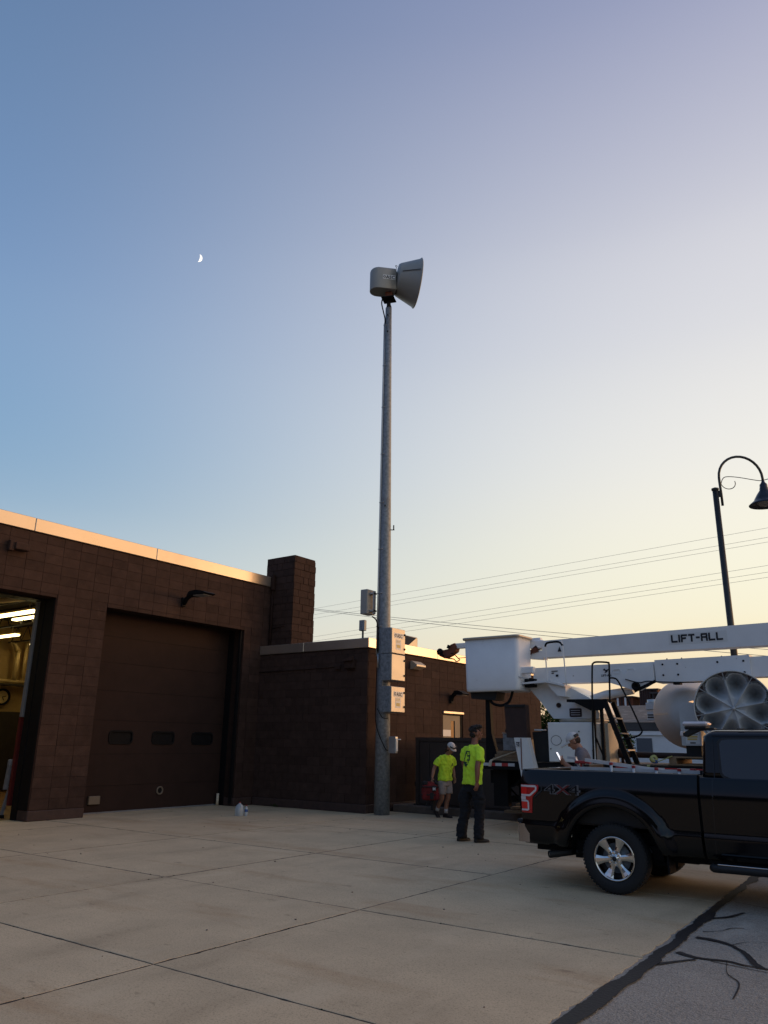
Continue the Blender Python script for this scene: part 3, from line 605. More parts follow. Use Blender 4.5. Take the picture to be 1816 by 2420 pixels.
# grey cabinets facing right (+X)
def cabinet(z0, z1, label, logo, y0=14.64, y1=15.20):
    t = thing('siren_cabinet', label, 'cabinet', (-10.48, (y0+y1)/2, z0), 0, 'grey cabinets on the siren pole')
    m = MB(); m.box((-10.66, y0, z0), (-10.385, y1, z1), .008); m.build('body', 'galv', t)
    m = MB(); m.box((-10.382, y0+.008, z0+.008), (-10.352, y1-.008, z1-.008), .008); dd = m.build('door', 'cab_grey', t)
    for z in (z0+.13, z1-.13): m = MB(); m.box((-10.35, y1-.055, z-.022), (-10.33, y1-.015, z+.022)); m.build('latch', 'black', dd)
    if logo:
        zc = z1-.17; m = MB(); m.box((-10.3515, y0+.10, zc-.065), (-10.349, y1-.08, zc+.055)); m.build('label_plate', 'label', dd, label='white label with the letters ASC')
        text('lettering', 'ASC', .12, (-10.348, y0+.215, zc-.045), Y, Z, 'ink', dd, bold=.003)
        m = MB(); m.lathe([(.038, 0), (.038, .002), (.022, .002), (.022, 0)], (-10.348, y0+.155, zc), X, 16); m.build('emblem', 'ink', dd)
        m = MB(); m.box((-10.3515, y0+.17, z0+.10), (-10.349, y0+.38, z0+.33)); nn = m.build('notice', 'label', dd)
        m = MB(); m.box((-10.3485, y0+.20, z0+.14), (-10.3465, y0+.35, z0+.21)); m.box((-10.3485, y0+.19, z0+.29), (-10.3465, y0+.36, z0+.305)); m.box((-10.3485, y0+.19, z0+.26), (-10.3465, y0+.34, z0+.27)); m.build('notice_print', 'labelyel', dd)
    return t
cabinet(3.535, 4.13, 'top grey cabinet with ASC label and yellow notice on the steel pole', True)
cabinet(2.92, 3.525, 'plain middle grey cabinet without labels on the steel pole', False)
cabinet(2.21, 2.79, 'lowest grey cabinet with ASC label, hung below the gap on the pole', True)
t_ = thing('meter_box', 'small grey disconnect box low on the right of the steel pole', 'box', (-10.55, 15.02, 1.3))
m = MB(); m.box(pp(.13, 1.32, -.22), pp(.13, 1.32, -.22)+V((.19, .10, .36)), .008); m.build('body', 'galv_box', t_)
m = MB(); m.box(pp(.13, 1.32, -.22)+V((.19, .015, .04)), pp(.13, 1.32, -.22)+V((.205, .085, .32)), .004); m.tube([pp(.13, 1.32, -.22)+V((.12, .1, .30)), pp(.13, 1.32, -.22)+V((.26, .12, .30))], .012, 6); m.build('cover', 'label', t_)
t_ = thing('radio_box', 'dark grey box on the left side of the pole above the cabinets', 'box', (-11.06, 14.75, 4.5))
m = MB(); m.box((-11.27, 14.60, 4.50), (-11.06, 14.92, 5.10), .012); m.build('housing', 'siren', t_)
m = MB(); m.box((-11.06, 14.68, 4.56), (-10.95, 14.84, 4.60)); m.box((-11.06, 14.68, 4.98), (-10.95, 14.84, 5.02)); m.box((-10.985, 14.72, 4.5), (-10.95, 14.80, 5.06)); m.build('bracket', 'galv_box', t_)
# siren on top
def siren(root, org, ax, up, hl=.62, hh=.62, hw=.44, horn_r=.72, horn_l=.62, mh='siren', labels=True, tilt=.14, hornm='siren'):
    """org = middle of the housing front, ax = mouth direction"""
    ax = V(ax).normalized(); up = V(up).normalized(); sd = ax.cross(up).normalized()
    # housing: plan is a long box rounded at the back
    pl_ = [(0, -hw/2), (0, hw/2)] + [(-hl+hw/2-math.sin(a)*hw/2, math.cos(a)*hw/2) for a in [k*PI/12 for k in range(13)]]
    b0 = org-up*hh/2; n = len(pl_)
    def rg(z, s_): return [b0+ax*(p[0]*s_ - (1-s_)*hl/2)+sd*p[1]*s_+up*z for p in pl_]
    m = MB(); m.rings([rg(0, .985), rg(.015, 1), rg(hh-.10, 1), rg(hh-.04, .97), rg(hh-.008, .90), rg(hh, .84)], True, True)
    ho = m.build('housing', mh, root)
    ho.data.polygons[-1].use_smooth = False; ho.data.polygons[-2].use_smooth = False
    m = MB(); m.rings([[org+ax*a+sd*hw*.52*math.cos(q)*1.02*(1)+up*hh*.5*math.sin(q) for q in [k*PI/8+PI/8 for k in range(16)]] for a in (-.005, .03)], True, False); m.build('gasket', 'black', root)
    hax = (ax-up*tilt).normalized(); hc = org+up*.13
    m = MB(); m.lathe([(.20, .02), (.42, .05), (.455, .10), (horn_r*.97, horn_l), (horn_r, horn_l+.01), (horn_r+.012, horn_l+.03), (horn_r-.01, horn_l+.045), (horn_r-.06, horn_l-.05), (.42, .16), (.1, .12)], hc, hax, 48); m.build('horn', hornm, root)
    m = MB(); m.bar(hc+hax*.12-up*.02+sd*(.47), hc+hax*(horn_l-.02)+sd*(horn_r+.0)-up*.0, .01, .02); m.bar(hc+hax*.12-sd*.47, hc+hax*(horn_l-.02)-sd*horn_r, .01, .02); m.build('seam', 'fascia', root)
    return sd
a8 = math.radians(10); sax = (rgt*math.cos(a8)+fwd*math.sin(a8)).normalized()
sr = thing('warning_siren', 'grey warning siren with big round horn on top of the tall steel pole', 'siren', PB+Z*12.86)
so = PB+Z*13.66+sax*.17
sd = siren(sr, so, sax, Z, hl=.70, hh=.66, hw=.46, horn_r=.68, horn_l=.60, tilt=.08)
m = MB(); m.tube([PB+Z*12.84, PB+Z*13.12], .055, 14); m.tube([PB+Z*12.86, PB+Z*13.10], [.10, .02], 4); m.build('neck', 'black', sr)
m = MB(); m.F = Matrix.Translation(PB) @ Matrix.Rotation(math.radians(20), 4, 'Z'); m.box((-.17, -.17, 13.12), (.17, .17, 13.145)); m.build('base_plate', 'black', sr)
m = MB(); m.F = Matrix.Translation(PB) @ Matrix.Rotation(math.radians(20), 4, 'Z'); m.box((-.08, -.08, 13.145), (.10, .10, 13.325)); m.build('pedestal', 'rust', sr)
ns = -sd if sd.dot(fwd) > 0 else sd
q = so+ns*.2335-sax*.38+Z*.02
m = MB(); m.prism([(0, -.065), (.34, -.065), (.34, .065), (0, .065)], q-ns*.004, sax, Z, ns*.005); m.build('label_plate', 'label', sr, label='white label with the letters ASC')
text('lettering', 'ASC', .135, q+ns*.003+sax*.085-Z*.048, sax, Z, 'ink', sr, bold=.004, sx=1.0)
m = MB(); m.lathe([(.035, 0), (.035, .003), (.02, .003), (.02, 0)], q+ns*.002+sax*.045, ns, 16); m.build('emblem', 'ink', sr)
m = MB(); hook = so+sax*.03+Z*.52; m.tube([hook+V((0, 0, .03))+(sax*math.cos(k)+Z*math.sin(k))*.025 for k in [i*PI/5 for i in range(11)]], .007, 5); m.bar(hook-Z*.08, hook, .01, .01); m.build('lifting_eye', 'black', sr)

# ================================================================ brown enclosure, door rail, walk items
en = thing('metal_enclosure', 'large dark rusty brown metal enclosure on the kerb behind the walking worker', 'enclosure', (-9.2, 16.8, .15))
m = MB(); m.box((-10.56, 16.03, .15), (-7.75, 17.6, 1.66)); m.build('body', 'enclosure', en)
m = MB(); m.box((-10.58, 15.995, 1.60), (-7.74, 16.028, 1.68)); m.box((-10.58, 15.995, .17), (-10.49, 16.028, 1.60)); m.build('frame', 'enclosure', en)
for a, b in ((-10.48, -10.2), (-10.18, -9.0), (-8.98, -7.76)): m = MB(); m.box((a, 16.005, .2), (b, 16.026, 1.56), .006); m.build('panel', 'enclosure', en)
t_ = thing('grab_rail', 'short black steel post beside the brown enclosure', 'post', (-10.72, 16.25, .15))
m = MB(); m.tube([(-10.72, 16.25, .15), (-10.72, 16.25, .62)], .022, 8); m.box((-10.77, 16.2, .15), (-10.67, 16.3, .165)); m.build('post', 'black', t_); m = MB(); m.box((-10.76, 16.22, .56), (-10.68, 16.28, .66), .01); m.build('post_cap', 'black', t_)

# jugs
jg = thing('plastic_jug', 'milky gallon jug with a red cap on the concrete before the dark wall', 'jug', (-12.78, 12.49, 0))
jb = V((-12.78, 12.49, 0)); m = MB()
m.rings([[jb+V((a*s_, b*s_, z)) for a, b in rrect(.155, .155, .04)] for z, s_ in ((.002, .9), (.01, 1), (.15, 1), (.19, .9), (.225, .6), (.245, .28), (.262, .25))], True, True); m.build('body', 'jug', jg)
m = MB(); m.tube([jb+Z*.262, jb+Z*.28], .021, 12); m.build('cap', 'redpaint', jg)
m = MB(); m.tube(sm([jb+V((.03, -.03, .235)), jb+V((.075, -.045, .21)), jb+V((.085, -.05, .15))]), .011, 8); m.build('handle', 'jug', jg)
bt = thing('water_bottle', 'small clear drink bottle with a label right of the gallon jug', 'bottle', (-12.665, 12.58, 0)); bb = V((-12.665, 12.58, 0))
m = MB(); m.lathe([(.001, .002), (.034, .002), (.036, .02), (.035, .08), (.036, .13), (.03, .165), (.014, .19), (.013, .205)], bb, Z, 18); m.build('body', 'jug', bt)
m = MB(); m.lathe([(.037, .085), (.037, .14), (.036, .14)], bb, Z, 18); m.build('label_band', 'labelblue', bt)
m = MB(); m.tube([bb+Z*.204, bb+Z*.22], .015, 10); m.build('cap', 'redpaint', bt)
# weed sprouting at the wall foot
wd = MB(); rr = random.Random(5)
for k in range(16):
    a = rr.uniform(0, 6.28); l = rr.uniform(.05, .11); p = V((-13.9+rr.uniform(-.09, .09), 14.76, .0)); d_ = V((math.cos(a)*.7, -abs(math.sin(a))*.6, rr.uniform(.5, 1.2))).normalized(); s_ = d_.cross(Z).normalized()*.012
    wd.face([p, p+d_*l*.6+s_, p+d_*l, p+d_*l*.6-s_])
wd = wd.build('weed', 'leaf', recalc=False); tag(wd, 'small green weed sprouting at the foot of the dark wall', 'weed')

# ================================================================ SKY THINGS, LAMP POST, WIRES
mo = V((-.654, .513, .556)); mo.normalize(); mc = V((0, 0, 1.55))+mo*900
mn = -mo; mx_ = V((.80, .60, .0)); mx_ = (mx_-mn*mx_.dot(mn)).normalized(); mz = mn.cross(mx_); mz = mz if mz.z > 0 else -mz
th = math.radians(-17); ex, ey = mx_*math.cos(th)+mz*math.sin(th), -mx_*math.sin(th)+mz*math.cos(th)
R = 4.1; po = [(R*math.sin(a), R*math.cos(a)) for a in [math.radians(k) for k in range(2, 179, 8)]]; pi_ = [(R*.34*math.sin(a)+.0, R*math.cos(a)) for a in [math.radians(k) for k in range(178, 1, -8)]]
m = MB(); m.prism(po+pi_, mc, ex, ey, mo*1.5); tag(m.build('moon', 'moon'), 'bright white half moon in the blue sky left of the siren', 'moon')

lb = V((-3.80, 18.62, 0)); lr = V((.809, .588, 0)).normalized()
lp = thing('street_lamp', 'tall black street lamp with a hooked arm and bell shade at the right edge', 'street lamp', lb)
lx = .09
m = MB(); m.tube([lb+Z*.0+lr*0, lb+Z*7.42-lr*.0], [.085, .066], 16); m.lathe([(.066, 7.38), (.085, 7.40), (.085, 7.44), (.01, 7.47)], lb, Z, 16); m.lathe([(.2, 0), (.2, .05), (.12, .1), (.12, .7), (.086, .8)], lb, Z, 16); m.build('post', 'lamp_black', lp)
m = MB(); pts = [lb+lr*.135+Z*7.02, lb+lr*.135+Z*7.3, lb+lr*.125+Z*7.6]
pts += [lb+lr*(.645-.52*math.cos(a))+Z*(7.72+.54*math.sin(a)) for a in [math.radians(q) for q in range(0, 181, 12)]]
pts += [lb+lr*1.165+Z*7.62]
m.tube(pts, .030, 12); m.box(lb+lr*.05+Z*7.24-fwd*.02, lb+lr*.14+Z*7.38+fwd*.02); m.build('hook_arm', 'lamp_black', lp)
m = MB(); sp = [lb+lr*(.33+.17*math.cos(math.radians(a)))+Z*(7.585+.15*math.sin(math.radians(a))) for a in range(20, -190, -15)]
sp += [lb+lr*.22+Z*7.70, lb+lr*.33+Z*7.745, lb+lr*.60+Z*7.73, lb+lr*1.0+Z*7.665, lb+lr*1.16+Z*7.665, lb+lr*1.45+Z*7.75]
m.tube(sm(sp, 3), .010, 6); m.build('scroll', 'lamp_black', lp)
m = MB(); m.lathe([(.028, 7.66), (.05, 7.60), (.085, 7.56), (.09, 7.48), (.10, 7.46), (.10, 7.42), (.17, 7.32), (.24, 7.20), (.25, 7.17), (.33, 7.10), (.375, 7.06), (.37, 7.045), (.24, 7.12), (.01, 7.2)], lb+lr*1.165, Z, 32); m.build('lamp_shade', 'lampblue', lp)
m = MB(); m.ball(lb+lr*1.165+Z*7.13, .20, 20, 10, (1, 1, .55)); m.build('lens', 'lensgrey', lp)

def wirerun(a, b, sag, r, label):
    a, b = V(a), V(b); n = 24
    m = MB(); m.tube([a.lerp(b, k/n)-Z*sag*4*(k/n)*(1-k/n) for k in range(n+1)], r, 5); tag(m.build('power_line', 'wire'), label, 'wire', 'overhead power lines')
wr = [((-110, 14.5), (40, 22.0), 'highest of the three upper overhead wires crossing the pole'), ((-110, 13.85), (40, 21.1), 'middle of the three upper overhead wires crossing the pole'), ((-110, 13.35), (40, 20.75), 'lowest of the three upper overhead wires crossing the pole'),
      ((-110, 10.9), (40, 19.0), 'highest of the three lower faint overhead wires'), ((-110, 10.4), (40, 18.4), 'middle of the three lower faint overhead wires'), ((-110, 9.9), (40, 18.0), 'lowest of the three lower faint overhead wires')]
for (x0, z0), (x1, z1), lbl in wr: wirerun((x0, 70, z0), (x1, 70, z1), .0, .013, lbl)
wirerun((-26.5, 30, 8.20), (-3, 30, 4.6), .12, .010, 'upper of the two dark wires falling to the right behind the bucket')
wirerun((-26.5, 30, 8.14), (-3, 30, 4.35), .12, .010, 'lower of the two dark wires falling to the right behind the bucket')

# ================================================================ FAR BUILDINGS AND TREES
hs = thing('siding_house', 'low white sided building with brown shingle roof beyond the trucks', 'building', (-16, 62, 0))
m = MB(); m.box((-24, 60.06, 0), (-8, 70, 2.30)); hw_ = m.build('wall', 'siding', hs)
for k in range(19): m = MB(); m.F = Matrix.Translation((0, 60, .12+k*.118)) @ Matrix.Rotation(.12, 4, 'X'); m.box((-24, -.0, 0), (-8, .02, .112)); m.build('siding_board', 'siding', hw_)
m = MB(); m.box((-24.3, 59.85, 2.34), (-7.7, 59.95, 2.64)); m.build('fascia', 'siding', hs)
m = MB(); m.prism([(59.8, 2.66), (59.8, 3.25), (60.0, 3.25), (60.0, 2.66)], (-24.4, 0, 0), Y, Z, X*16.8); m.build('gutter_band', 'fascia', hs)
m = MB(); m.prism([(59.75, 3.26), (69, 4.95), (70, 4.6), (70, 2.5), (60.1, 3.1)], (-24.4, 0, 0), Y, Z, X*16.9); m.build('roof', 'shingle', hs)
m = MB(); m.box((-19.77, 59.93, 1.0), (-18.62, 60.05, 2.12)); m.build('grey_door', 'greydoor', hs)
m = MB(); m.box((-23.9, 59.5, 1.3), (-20.6, 59.7, 2.5)); 
for k in range(5): m.box((-23.7, 59.45, 1.38+k*.22), (-20.8, 59.5, 1.47+k*.22))
tag(m.build('louvre_panel', 'label'), 'white slatted panel box left of the far white siding', 'panel')
rv = thing('roof_vent', 'white square ventilator on the far brown shingle roof', 'vent', (-18.7, 61.5, 3.4))
m = MB(); m.box((-19.15, 61, 3.35), (-18.45, 61.7, 4.1), .02); m.box((-19.2, 60.95, 4.2), (-18.3, 61.75, 4.75), .06); m.lathe([(.4, 4.75), (.42, 4.98), (.3, 5.0), (.01, 5.02)], (-18.75, 61.35, 0), Z, 16); m.build('body', 'galv_box', rv)
m = MB(); m.box((-19.1, 60.93, 3.62), (-18.5, 60.97, 3.70)); m.box((-19.1, 60.93, 3.8), (-18.5, 60.97, 3.88)); m.build('louvres', 'black', rv)
for i, (x0, x1, z0, z1, mt, lb_) in enumerate([(-22.6, -20.2, 3.2, 5.2, 'rust', 'far dark red and white boarded shed wall left of the roof vent'), (-19.6, -18.2, 3.8, 5.75, 'rust', 'far dark red boarded wall seen above the shingle roof ridge'), (-18.7, -16.0, 3.0, 5.45, 'galv_box', 'far pale grey block building right of the roof vent')]):
    b = thing('far_building', lb_, 'building', ((x0+x1)/2, 73, 0)); m = MB(); m.box((x0*1.18, 72, 0), (x1*1.18, 76, z1*1.12)); wl = m.build('wall', mt, b)
    for k in range(8 if mt == 'rust' else 3):
        q = (x0+(x1-x0)*k/8)*1.18; m = MB(); m.box((q, 71.9, 0), (q+.16, 71.99, z1*1.12)); m.build('plank', 'siding' if k % 2 == 0 and i == 0 else 'rustbrown' if mt == 'rust' else 'greydoor', wl)
    m = MB(); m.box((x0*1.18-.1, 71.8, z1*1.12+.004), (x1*1.18+.1, 76.1, z1*1.12+.12)); m.build('roof_edge', 'fascia', b)
def tree(name, label, c, h, r, n, seed, leaf='leaf', cat='tree', squash=1, trunk=True, ls=.3, group=None):
    rr = random.Random(seed); c = V(c); t = thing(name, label, cat, c, 0, group)
    m = MB(); tips = []
    m.tube([c, c+V((.1, 0, h*.25)), c+V((.05, .1, h*.55)), c+V((0, 0, h*.8))], [r*.07, r*.055, r*.04, r*.015], 8)
    for k in range(9):
        a = k*2.4+rr.random(); z0 = h*rr.uniform(.25, .6); e = c+V((math.cos(a)*r*.7, math.sin(a)*r*.7, z0+h*.25)); m.tube([c+Z*z0, c.lerp(e, .5)+Z*(z0*.5+.1), e], [r*.03, r*.02, r*.008], 5)
    m.build('trunk', 'bark', t)
    cl = []
    for _ in range(34):
        u = V((rr.gauss(0, 1), rr.gauss(0, 1), rr.gauss(0, .8))).normalized()*rr.uniform(.35, 1)**.7
        cl.append((c+V((u.x*r*.8, u.y*r*.8, h*.62+u.z*h*.33*squash)), r*rr.uniform(.18, .36)))
    m = MB()
    for _ in range(n):
        p0, q = rr.choice(cl); u = V((rr.gauss(0, 1), rr.gauss(0, 1), rr.gauss(0, 1))).normalized()*q*rr.uniform(.5, 1.05); p = p0+u
        a = V((rr.gauss(0, 1), rr.gauss(0, 1), rr.gauss(0, .5))).normalized(); b = a.cross(V((rr.gauss(0, 1), rr.gauss(0, 1), rr.gauss(0, 1)))).normalized(); s = ls*rr.uniform(.5, 1.2)
        m.face([p-a*s*.5, p+b*s*.3, p+a*s*.5, p-b*s*.3])
    m.build('crown', leaf, t, recalc=False); return t
tree('leafy_tree', 'dense green tree beyond the far end of the brick annex', (-19.9, 44, 0), 4.1, 1.9, 11000, 3, ls=.17)
tree('leafy_tree', 'low green bush behind the far tree, right of the annex end', (-17.4, 47, 0), 3.0, 1.8, 7000, 8, ls=.17, trunk=True)
tree('bare_treetop', 'distant thin treetop showing just above the lower boom', (-28.5, 95, 0), 8.2, 2.2, 900, 12, ls=.2)
# the street behind the viewer: a dark belt of trees reflected in the black paint
m = MB(); rr = random.Random(77)
for k in range(9000):
    a = rr.uniform(math.radians(150), math.radians(400)); dd = rr.uniform(38, 46); c = V((math.cos(a)*dd, math.sin(a)*dd, 0))
    hh = 7.5+2.6*noise.noise(V((a*5, 1, 0)))+1.2*noise.noise(V((a*17, 4, 0))); p = c+Z*rr.uniform(0, hh)
    u = V((rr.gauss(0, 1), rr.gauss(0, 1), rr.gauss(0, 1))).normalized(); b = u.cross(V((rr.gauss(0, 1), rr.gauss(0, 1), 1))).normalized(); s = rr.uniform(.5, 1.3)
    m.face([p-u*s, p+b*s*.6, p+u*s, p-b*s*.6])
for k in range(90):
    a0, a1 = [math.radians(150+q*250/90) for q in (k, k+1)]; h0 = 3.2
    m.face([(math.cos(a0)*47, math.sin(a0)*47, 0), (math.cos(a1)*47, math.sin(a1)*47, 0), (math.cos(a1)*47, math.sin(a1)*47, h0), (math.cos(a0)*47, math.sin(a0)*47, h0)])
tag(m.build('far_trees', 'leafdark', recalc=False), 'dark belt of street trees round the lot behind the viewer', 'trees', kind='stuff')

# ================================================================ BUCKET TRUCK (aligned with X)
bt = thing('bucket_truck', 'white bucket lift truck with long booms marked LIFT-ALL behind the black pickup', 'truck', (-4.5, 15, 0))
BK = lambda: MB()
m = BK(); m.box((-7.72, 13.80, 1.09), (-1.0, 16.0, 1.22)); m.box((-7.70, 13.84, 1.222), (-1.0, 15.96, 1.232)); dk = m.build('deck', 'black', bt)
m = BK(); m.box((-6.2, 14.0, 1.2325), (-1.0, 15.9, 1.245)); m.build('deck_plate', 'kerb', bt)
for k in range(9):
    for (x0) in ([-7.70+k*.27] if k < 3 else [-4.95+(k-3)*.42]):
        m = BK(); m.box((x0, 13.793, 1.155 if k > 2 else 1.15), (x0+(.135 if k < 3 else .21), 13.799, 1.205)); m.build('tape_red', 'redpaint', dk)
        m = BK(); m.box((x0+(.136 if k < 3 else .211), 13.793, 1.155 if k > 2 else 1.15), (x0+(.27 if k < 3 else .42), 13.799, 1.205)); m.build('tape_white', 'refl_white', dk)
m = BK(); m.box((-7.6, 14.35, .78), (3.4, 14.50, 1.09)); m.box((-7.6, 15.2, .78), (3.4, 15.35, 1.09)); m.box((-7.62, 14.2, .82), (-7.5, 15.6, 1.06)); m.box((-7.45, 14.0, .42), (-7.15, 14.14, 1.09)); m.box((-7.5, 15.2, .35), (-7.2, 15.34, 1.09)); m.build('chassis', 'black', bt)
m = BK()
m.tube(sm([(-7.35, 14.3, .95), (-7.1, 14.1, .78), (-6.8, 14.1, .95), (-6.5, 14.2, .6)]), .02, 6); m.tube(sm([(-7.3, 14.4, .72), (-6.95, 14.2, .5), (-6.7, 14.1, .32), (-6.55, 14.2, .55)]), .018, 6); m.tube(sm([(-7.0, 14.2, .9), (-6.93, 14.1, .4), (-6.7, 14.0, .22), (-6.5, 14.1, .5)]), .016, 6)
m.build('hose', 'black', bt)
m = BK(); m.bar((-7.35, 14.6, .52), (-6.5, 14.6, .62), .12, .12); m.box((-7.05, 14.3, .6), (-6.2, 14.9, 1.05), .05); m.box((-6.1, 14.2, .55), (-5.2, 15.4, 1.08), .05); m.build('axle_gear', 'black', bt)
for (x_, y_) in ((-5.9, 14.05), (-5.9, 15.45), (.6, 14.05), (.6, 15.45)):
    m = BK(); m.lathe([(.2, .0), (.26, .02), (.40, .0), (.45, .03), (.46, .14), (.45, .26), (.40, .29), (.2, .27)], (x_, y_, .46), Y, 28); tw = m.build('wheel', 'rubber', bt)
    m = BK(); m.lathe([(.001, .09), (.2, .08), (.24, .02), (.26, .0)], (x_, y_-.004, .46), Y, 20); m.build('rim', 'white', tw)
m = BK(); m.box((-.8, 13.9, 1.0), (1.9, 15.9, 2.5), .12); m.box((1.9, 14.0, .9), (2.9, 15.8, 1.75), .15); m.build('cab', 'white', bt)
m = BK(); m.box((.1, 13.885, 1.8), (1.4, 13.898, 2.35)); m.box((1.905, 14.1, 1.8), (1.915, 15.7, 2.35)); m.build('cab_window', 'glass', bt)
# boom rest
m = BK(); m.prism([(-7.635, 1.23), (-7.36, 1.23), (-7.50, 1.74), (-7.53, 2.41), (-7.62, 2.41)], (0, 14.06, 0), X, Z, Y*.1); m.build('boom_rest', 'black', bt)
m = BK(); m.prism([(-7.90, 2.545), (-7.88, 2.42), (-7.34, 2.38), (-7.32, 2.46), (-7.30, 2.545)], (0, 13.95, 0), X, Z, Y*.36); m.bevel(.01, 1); m.build('rest_pad', 'rubber', bt)
m = BK(); m.tube(sm([(-7.50, 14.02, 2.40), (-7.40, 14.0, 2.31), (-7.22, 14.0, 2.28), (-7.06, 14.0, 2.36), (-6.99, 14.02, 2.55)]), .028, 8); m.build('drip_hose', 'black', bt)
# bucket
m = BK()
def bk(z, s_, o_=0): return [V((-7.345+a*s_, 14.115+b*s_, z)) for a, b in rrect(1.22+o_, .64+o_, .09, 4)]
m.rings([bk(2.545, .93), bk(2.565, .965), bk(2.62, .975), bk(3.585, 1)], True, True); m.build('bucket', 'fibre', bt)
m = BK(); m.rings([bk(3.57, 1), bk(3.575, 1, .06), bk(3.605, 1, .075), bk(3.62, 1, .06), bk(3.62, 1, -.03), bk(3.60, 1, -.04)], True, True); m.build('bucket_lip', 'cab_grey', bt)
m = BK(); m.box((-6.78, 13.93, 2.87), (-6.50, 14.06, 3.0), .015); m.build('control_box', 'fibre', bt)
m = BK(); m.tube(sm([(-6.80, 13.86, 3.05), (-6.82, 13.84, 2.86), (-6.74, 13.85, 2.80), (-6.6, 13.95, 2.77)]), .01, 6); m.build('rail_wire', 'galv_box', bt)
m = BK(); m.lathe([(.09, 0), (.001, .002)], (-6.6, 14.0, 2.70), -Y, 16); m.box((-6.74, 14.05, 2.62), (-6.55, 14.2, 2.78)); m.build('valve', 'black', bt)
# jib with sheave beyond the bucket
m = BK(); m.box((-8.60, 14.55, 3.525), (-6.6, 14.66, 3.635), .01); m.build('jib', 'white', bt)
m = BK(); m.prism([(-8.60, 3.64), (-8.70, 3.61), (-8.76, 3.52), (-8.90, 3.50), (-8.98, 3.53), (-9.03, 3.47), (-8.98, 3.38), (-8.86, 3.33), (-8.72, 3.38), (-8.58, 3.46), (-8.55, 3.56)], (0, 14.52, 0), X, Z, Y*.16); m.bevel(.012, 1); m.build('sheave_head', 'rust', bt)
m = BK(); m.lathe([(.02, 0), (.075, 0), (.075, .03), (.02, .03)], (-8.965, 14.50, 3.47), Y, 18); m.bar((-8.75, 14.5, 3.53), (-8.72, 14.5, 3.60), .05, .05); m.bar((-8.86, 14.5, 3.38), (-8.93, 14.5, 3.42), .05, .03); m.tube(sm([(-8.85, 14.5, 3.33), (-8.62, 14.5, 3.30), (-8.55, 14.5, 3.24), (-8.46, 14.5, 3.27), (-8.50, 14.5, 3.31), (-8.6, 14.5, 3.40), (-8.68, 14.5, 3.42)]), .011, 6); m.tube([(-8.5, 14.5, 3.31), (-7.9, 14.5, 3.32)], .008, 6); m.tube([(-8.84, 14.5, 3.33), (-8.6, 14.5, 3.29)], .01, 6); m.build('winch_rope', 'black', bt)
# upper boom
def beam(name, x0, x1, za0, za1, zb0, zb1, y0, y1, bev=.03, mt='white', par=None):
    m = BK(); m.rings([[V((x0, y0, za0)), V((x0, y1, za0)), V((x0, y1, za1)), V((x0, y0, za1))], [V((x1, y0, zb0)), V((x1, y1, zb0)), V((x1, y1, zb1)), V((x1, y0, zb1))]], True, False); m.bevel(bev, 3); return m.build(name, mt, par or bt)
beam('upper_boom', -6.50, -.2, 3.215, 3.545, 3.215, 3.62, 14.40, 14.72, .035)
m = BK(); m.box((-6.78, 14.42, 3.40), (-6.48, 14.70, 3.565), .02); m.build('boom_tip', 'fibre', bt)
m = BK(); m.bar((-6.84, 14.5, 3.28), (-6.62, 14.5, 3.44), .16, .07); m.bar((-6.72, 14.44, 3.335), (-6.60, 14.44, 3.36), .06, .05); m.build('tip_link', 'rust', bt)
m = BK(); m.prism([(-6.84, 3.215), (-6.50, 3.18), (-6.50, 3.36), (-6.62, 3.37), (-6.84, 3.26)], (0, 14.45, 0), X, Z, Y*.2); m.build('tip_plate', 'white', bt)
beam('lower_boom', -6.72, -4.25, 2.70, 3.015, 2.70, 3.03, 14.42, 14.74, .025)
beam('lower_boom', -2.72, .2, 2.70, 3.04, 2.70, 3.05, 14.42, 14.74, .025)
beam('boom_sleeve', -4.30, -2.70, 2.655, 3.055, 2.665, 3.07, 14.37, 14.79, .02)
m = BK()
for x_ in (-4.16, -3.90, -3.22, -2.80):
    for z_ in (2.78, 2.97): m.lathe([(.018, 0), (.018, .012), (.001, .013)], (x_, 14.37, z_), -Y, 8)
    m.lathe([(.014, 3.06), (.012, 3.085), (.001, 3.09)], (x_+.05, 14.5, 0), Z, 8)
m.build('bolt_head', 'black', bt)
m = BK(); m.prism([(-5.16, 2.76), (-4.33, 2.98), (-4.32, 2.66), (-4.58, 2.52), (-4.72, 2.53), (-5.16, 2.68)], (0, 14.36, 0), X, Z, Y*.05); m.bevel(.008, 1); m.build('pivot_plate', 'white', bt)
m = BK(); m.lathe([(.075, 0), (.075, .05), (.045, .055), (.045, .02), (.001, .018)], (-4.66, 14.36, 2.60), -Y, 20); m.build('pivot_pin', 'black', bt)
for x_ in (-5.02, -4.76, -4.47): m = BK(); ring_frame(m, (x_, 14.412, 2.885), X, Z, .15, .085, .04, .010, -.006, .012); m.build('slot', 'white', bt)
m = BK(); m.tube(sm([(-4.85, 14.34, 2.73), (-4.60, 14.33, 2.66), (-4.45, 14.33, 2.68), (-4.2, 14.33, 2.66), (-3.7, 14.4, 2.64), (-3.3, 14.4, 2.65)]), .010, 6); m.bar((-4.7, 14.35, 2.51), (-4.30, 14.35, 2.68), .03, .05); m.box((-4.0, 14.35, 2.61), (-3.88, 14.5, 2.65)); m.build('control_cable', 'black', bt)
m = BK(); m.tube([(-3.42, 14.36, 2.66), (-3.41, 14.36, 2.55)], .006, 6); m.ball((-3.41, 14.36, 2.53), .03, 8, 6, (1, 1, .8)); m.build('hanging_switch', 'black', bt)
m = BK(); m.tube([(-5.95, 14.55, 2.32), (-5.3, 14.55, 2.47), (-4.78, 14.55, 2.54)], [.05, .085, .07], 16); m.build('lift_cylinder', 'white', bt)
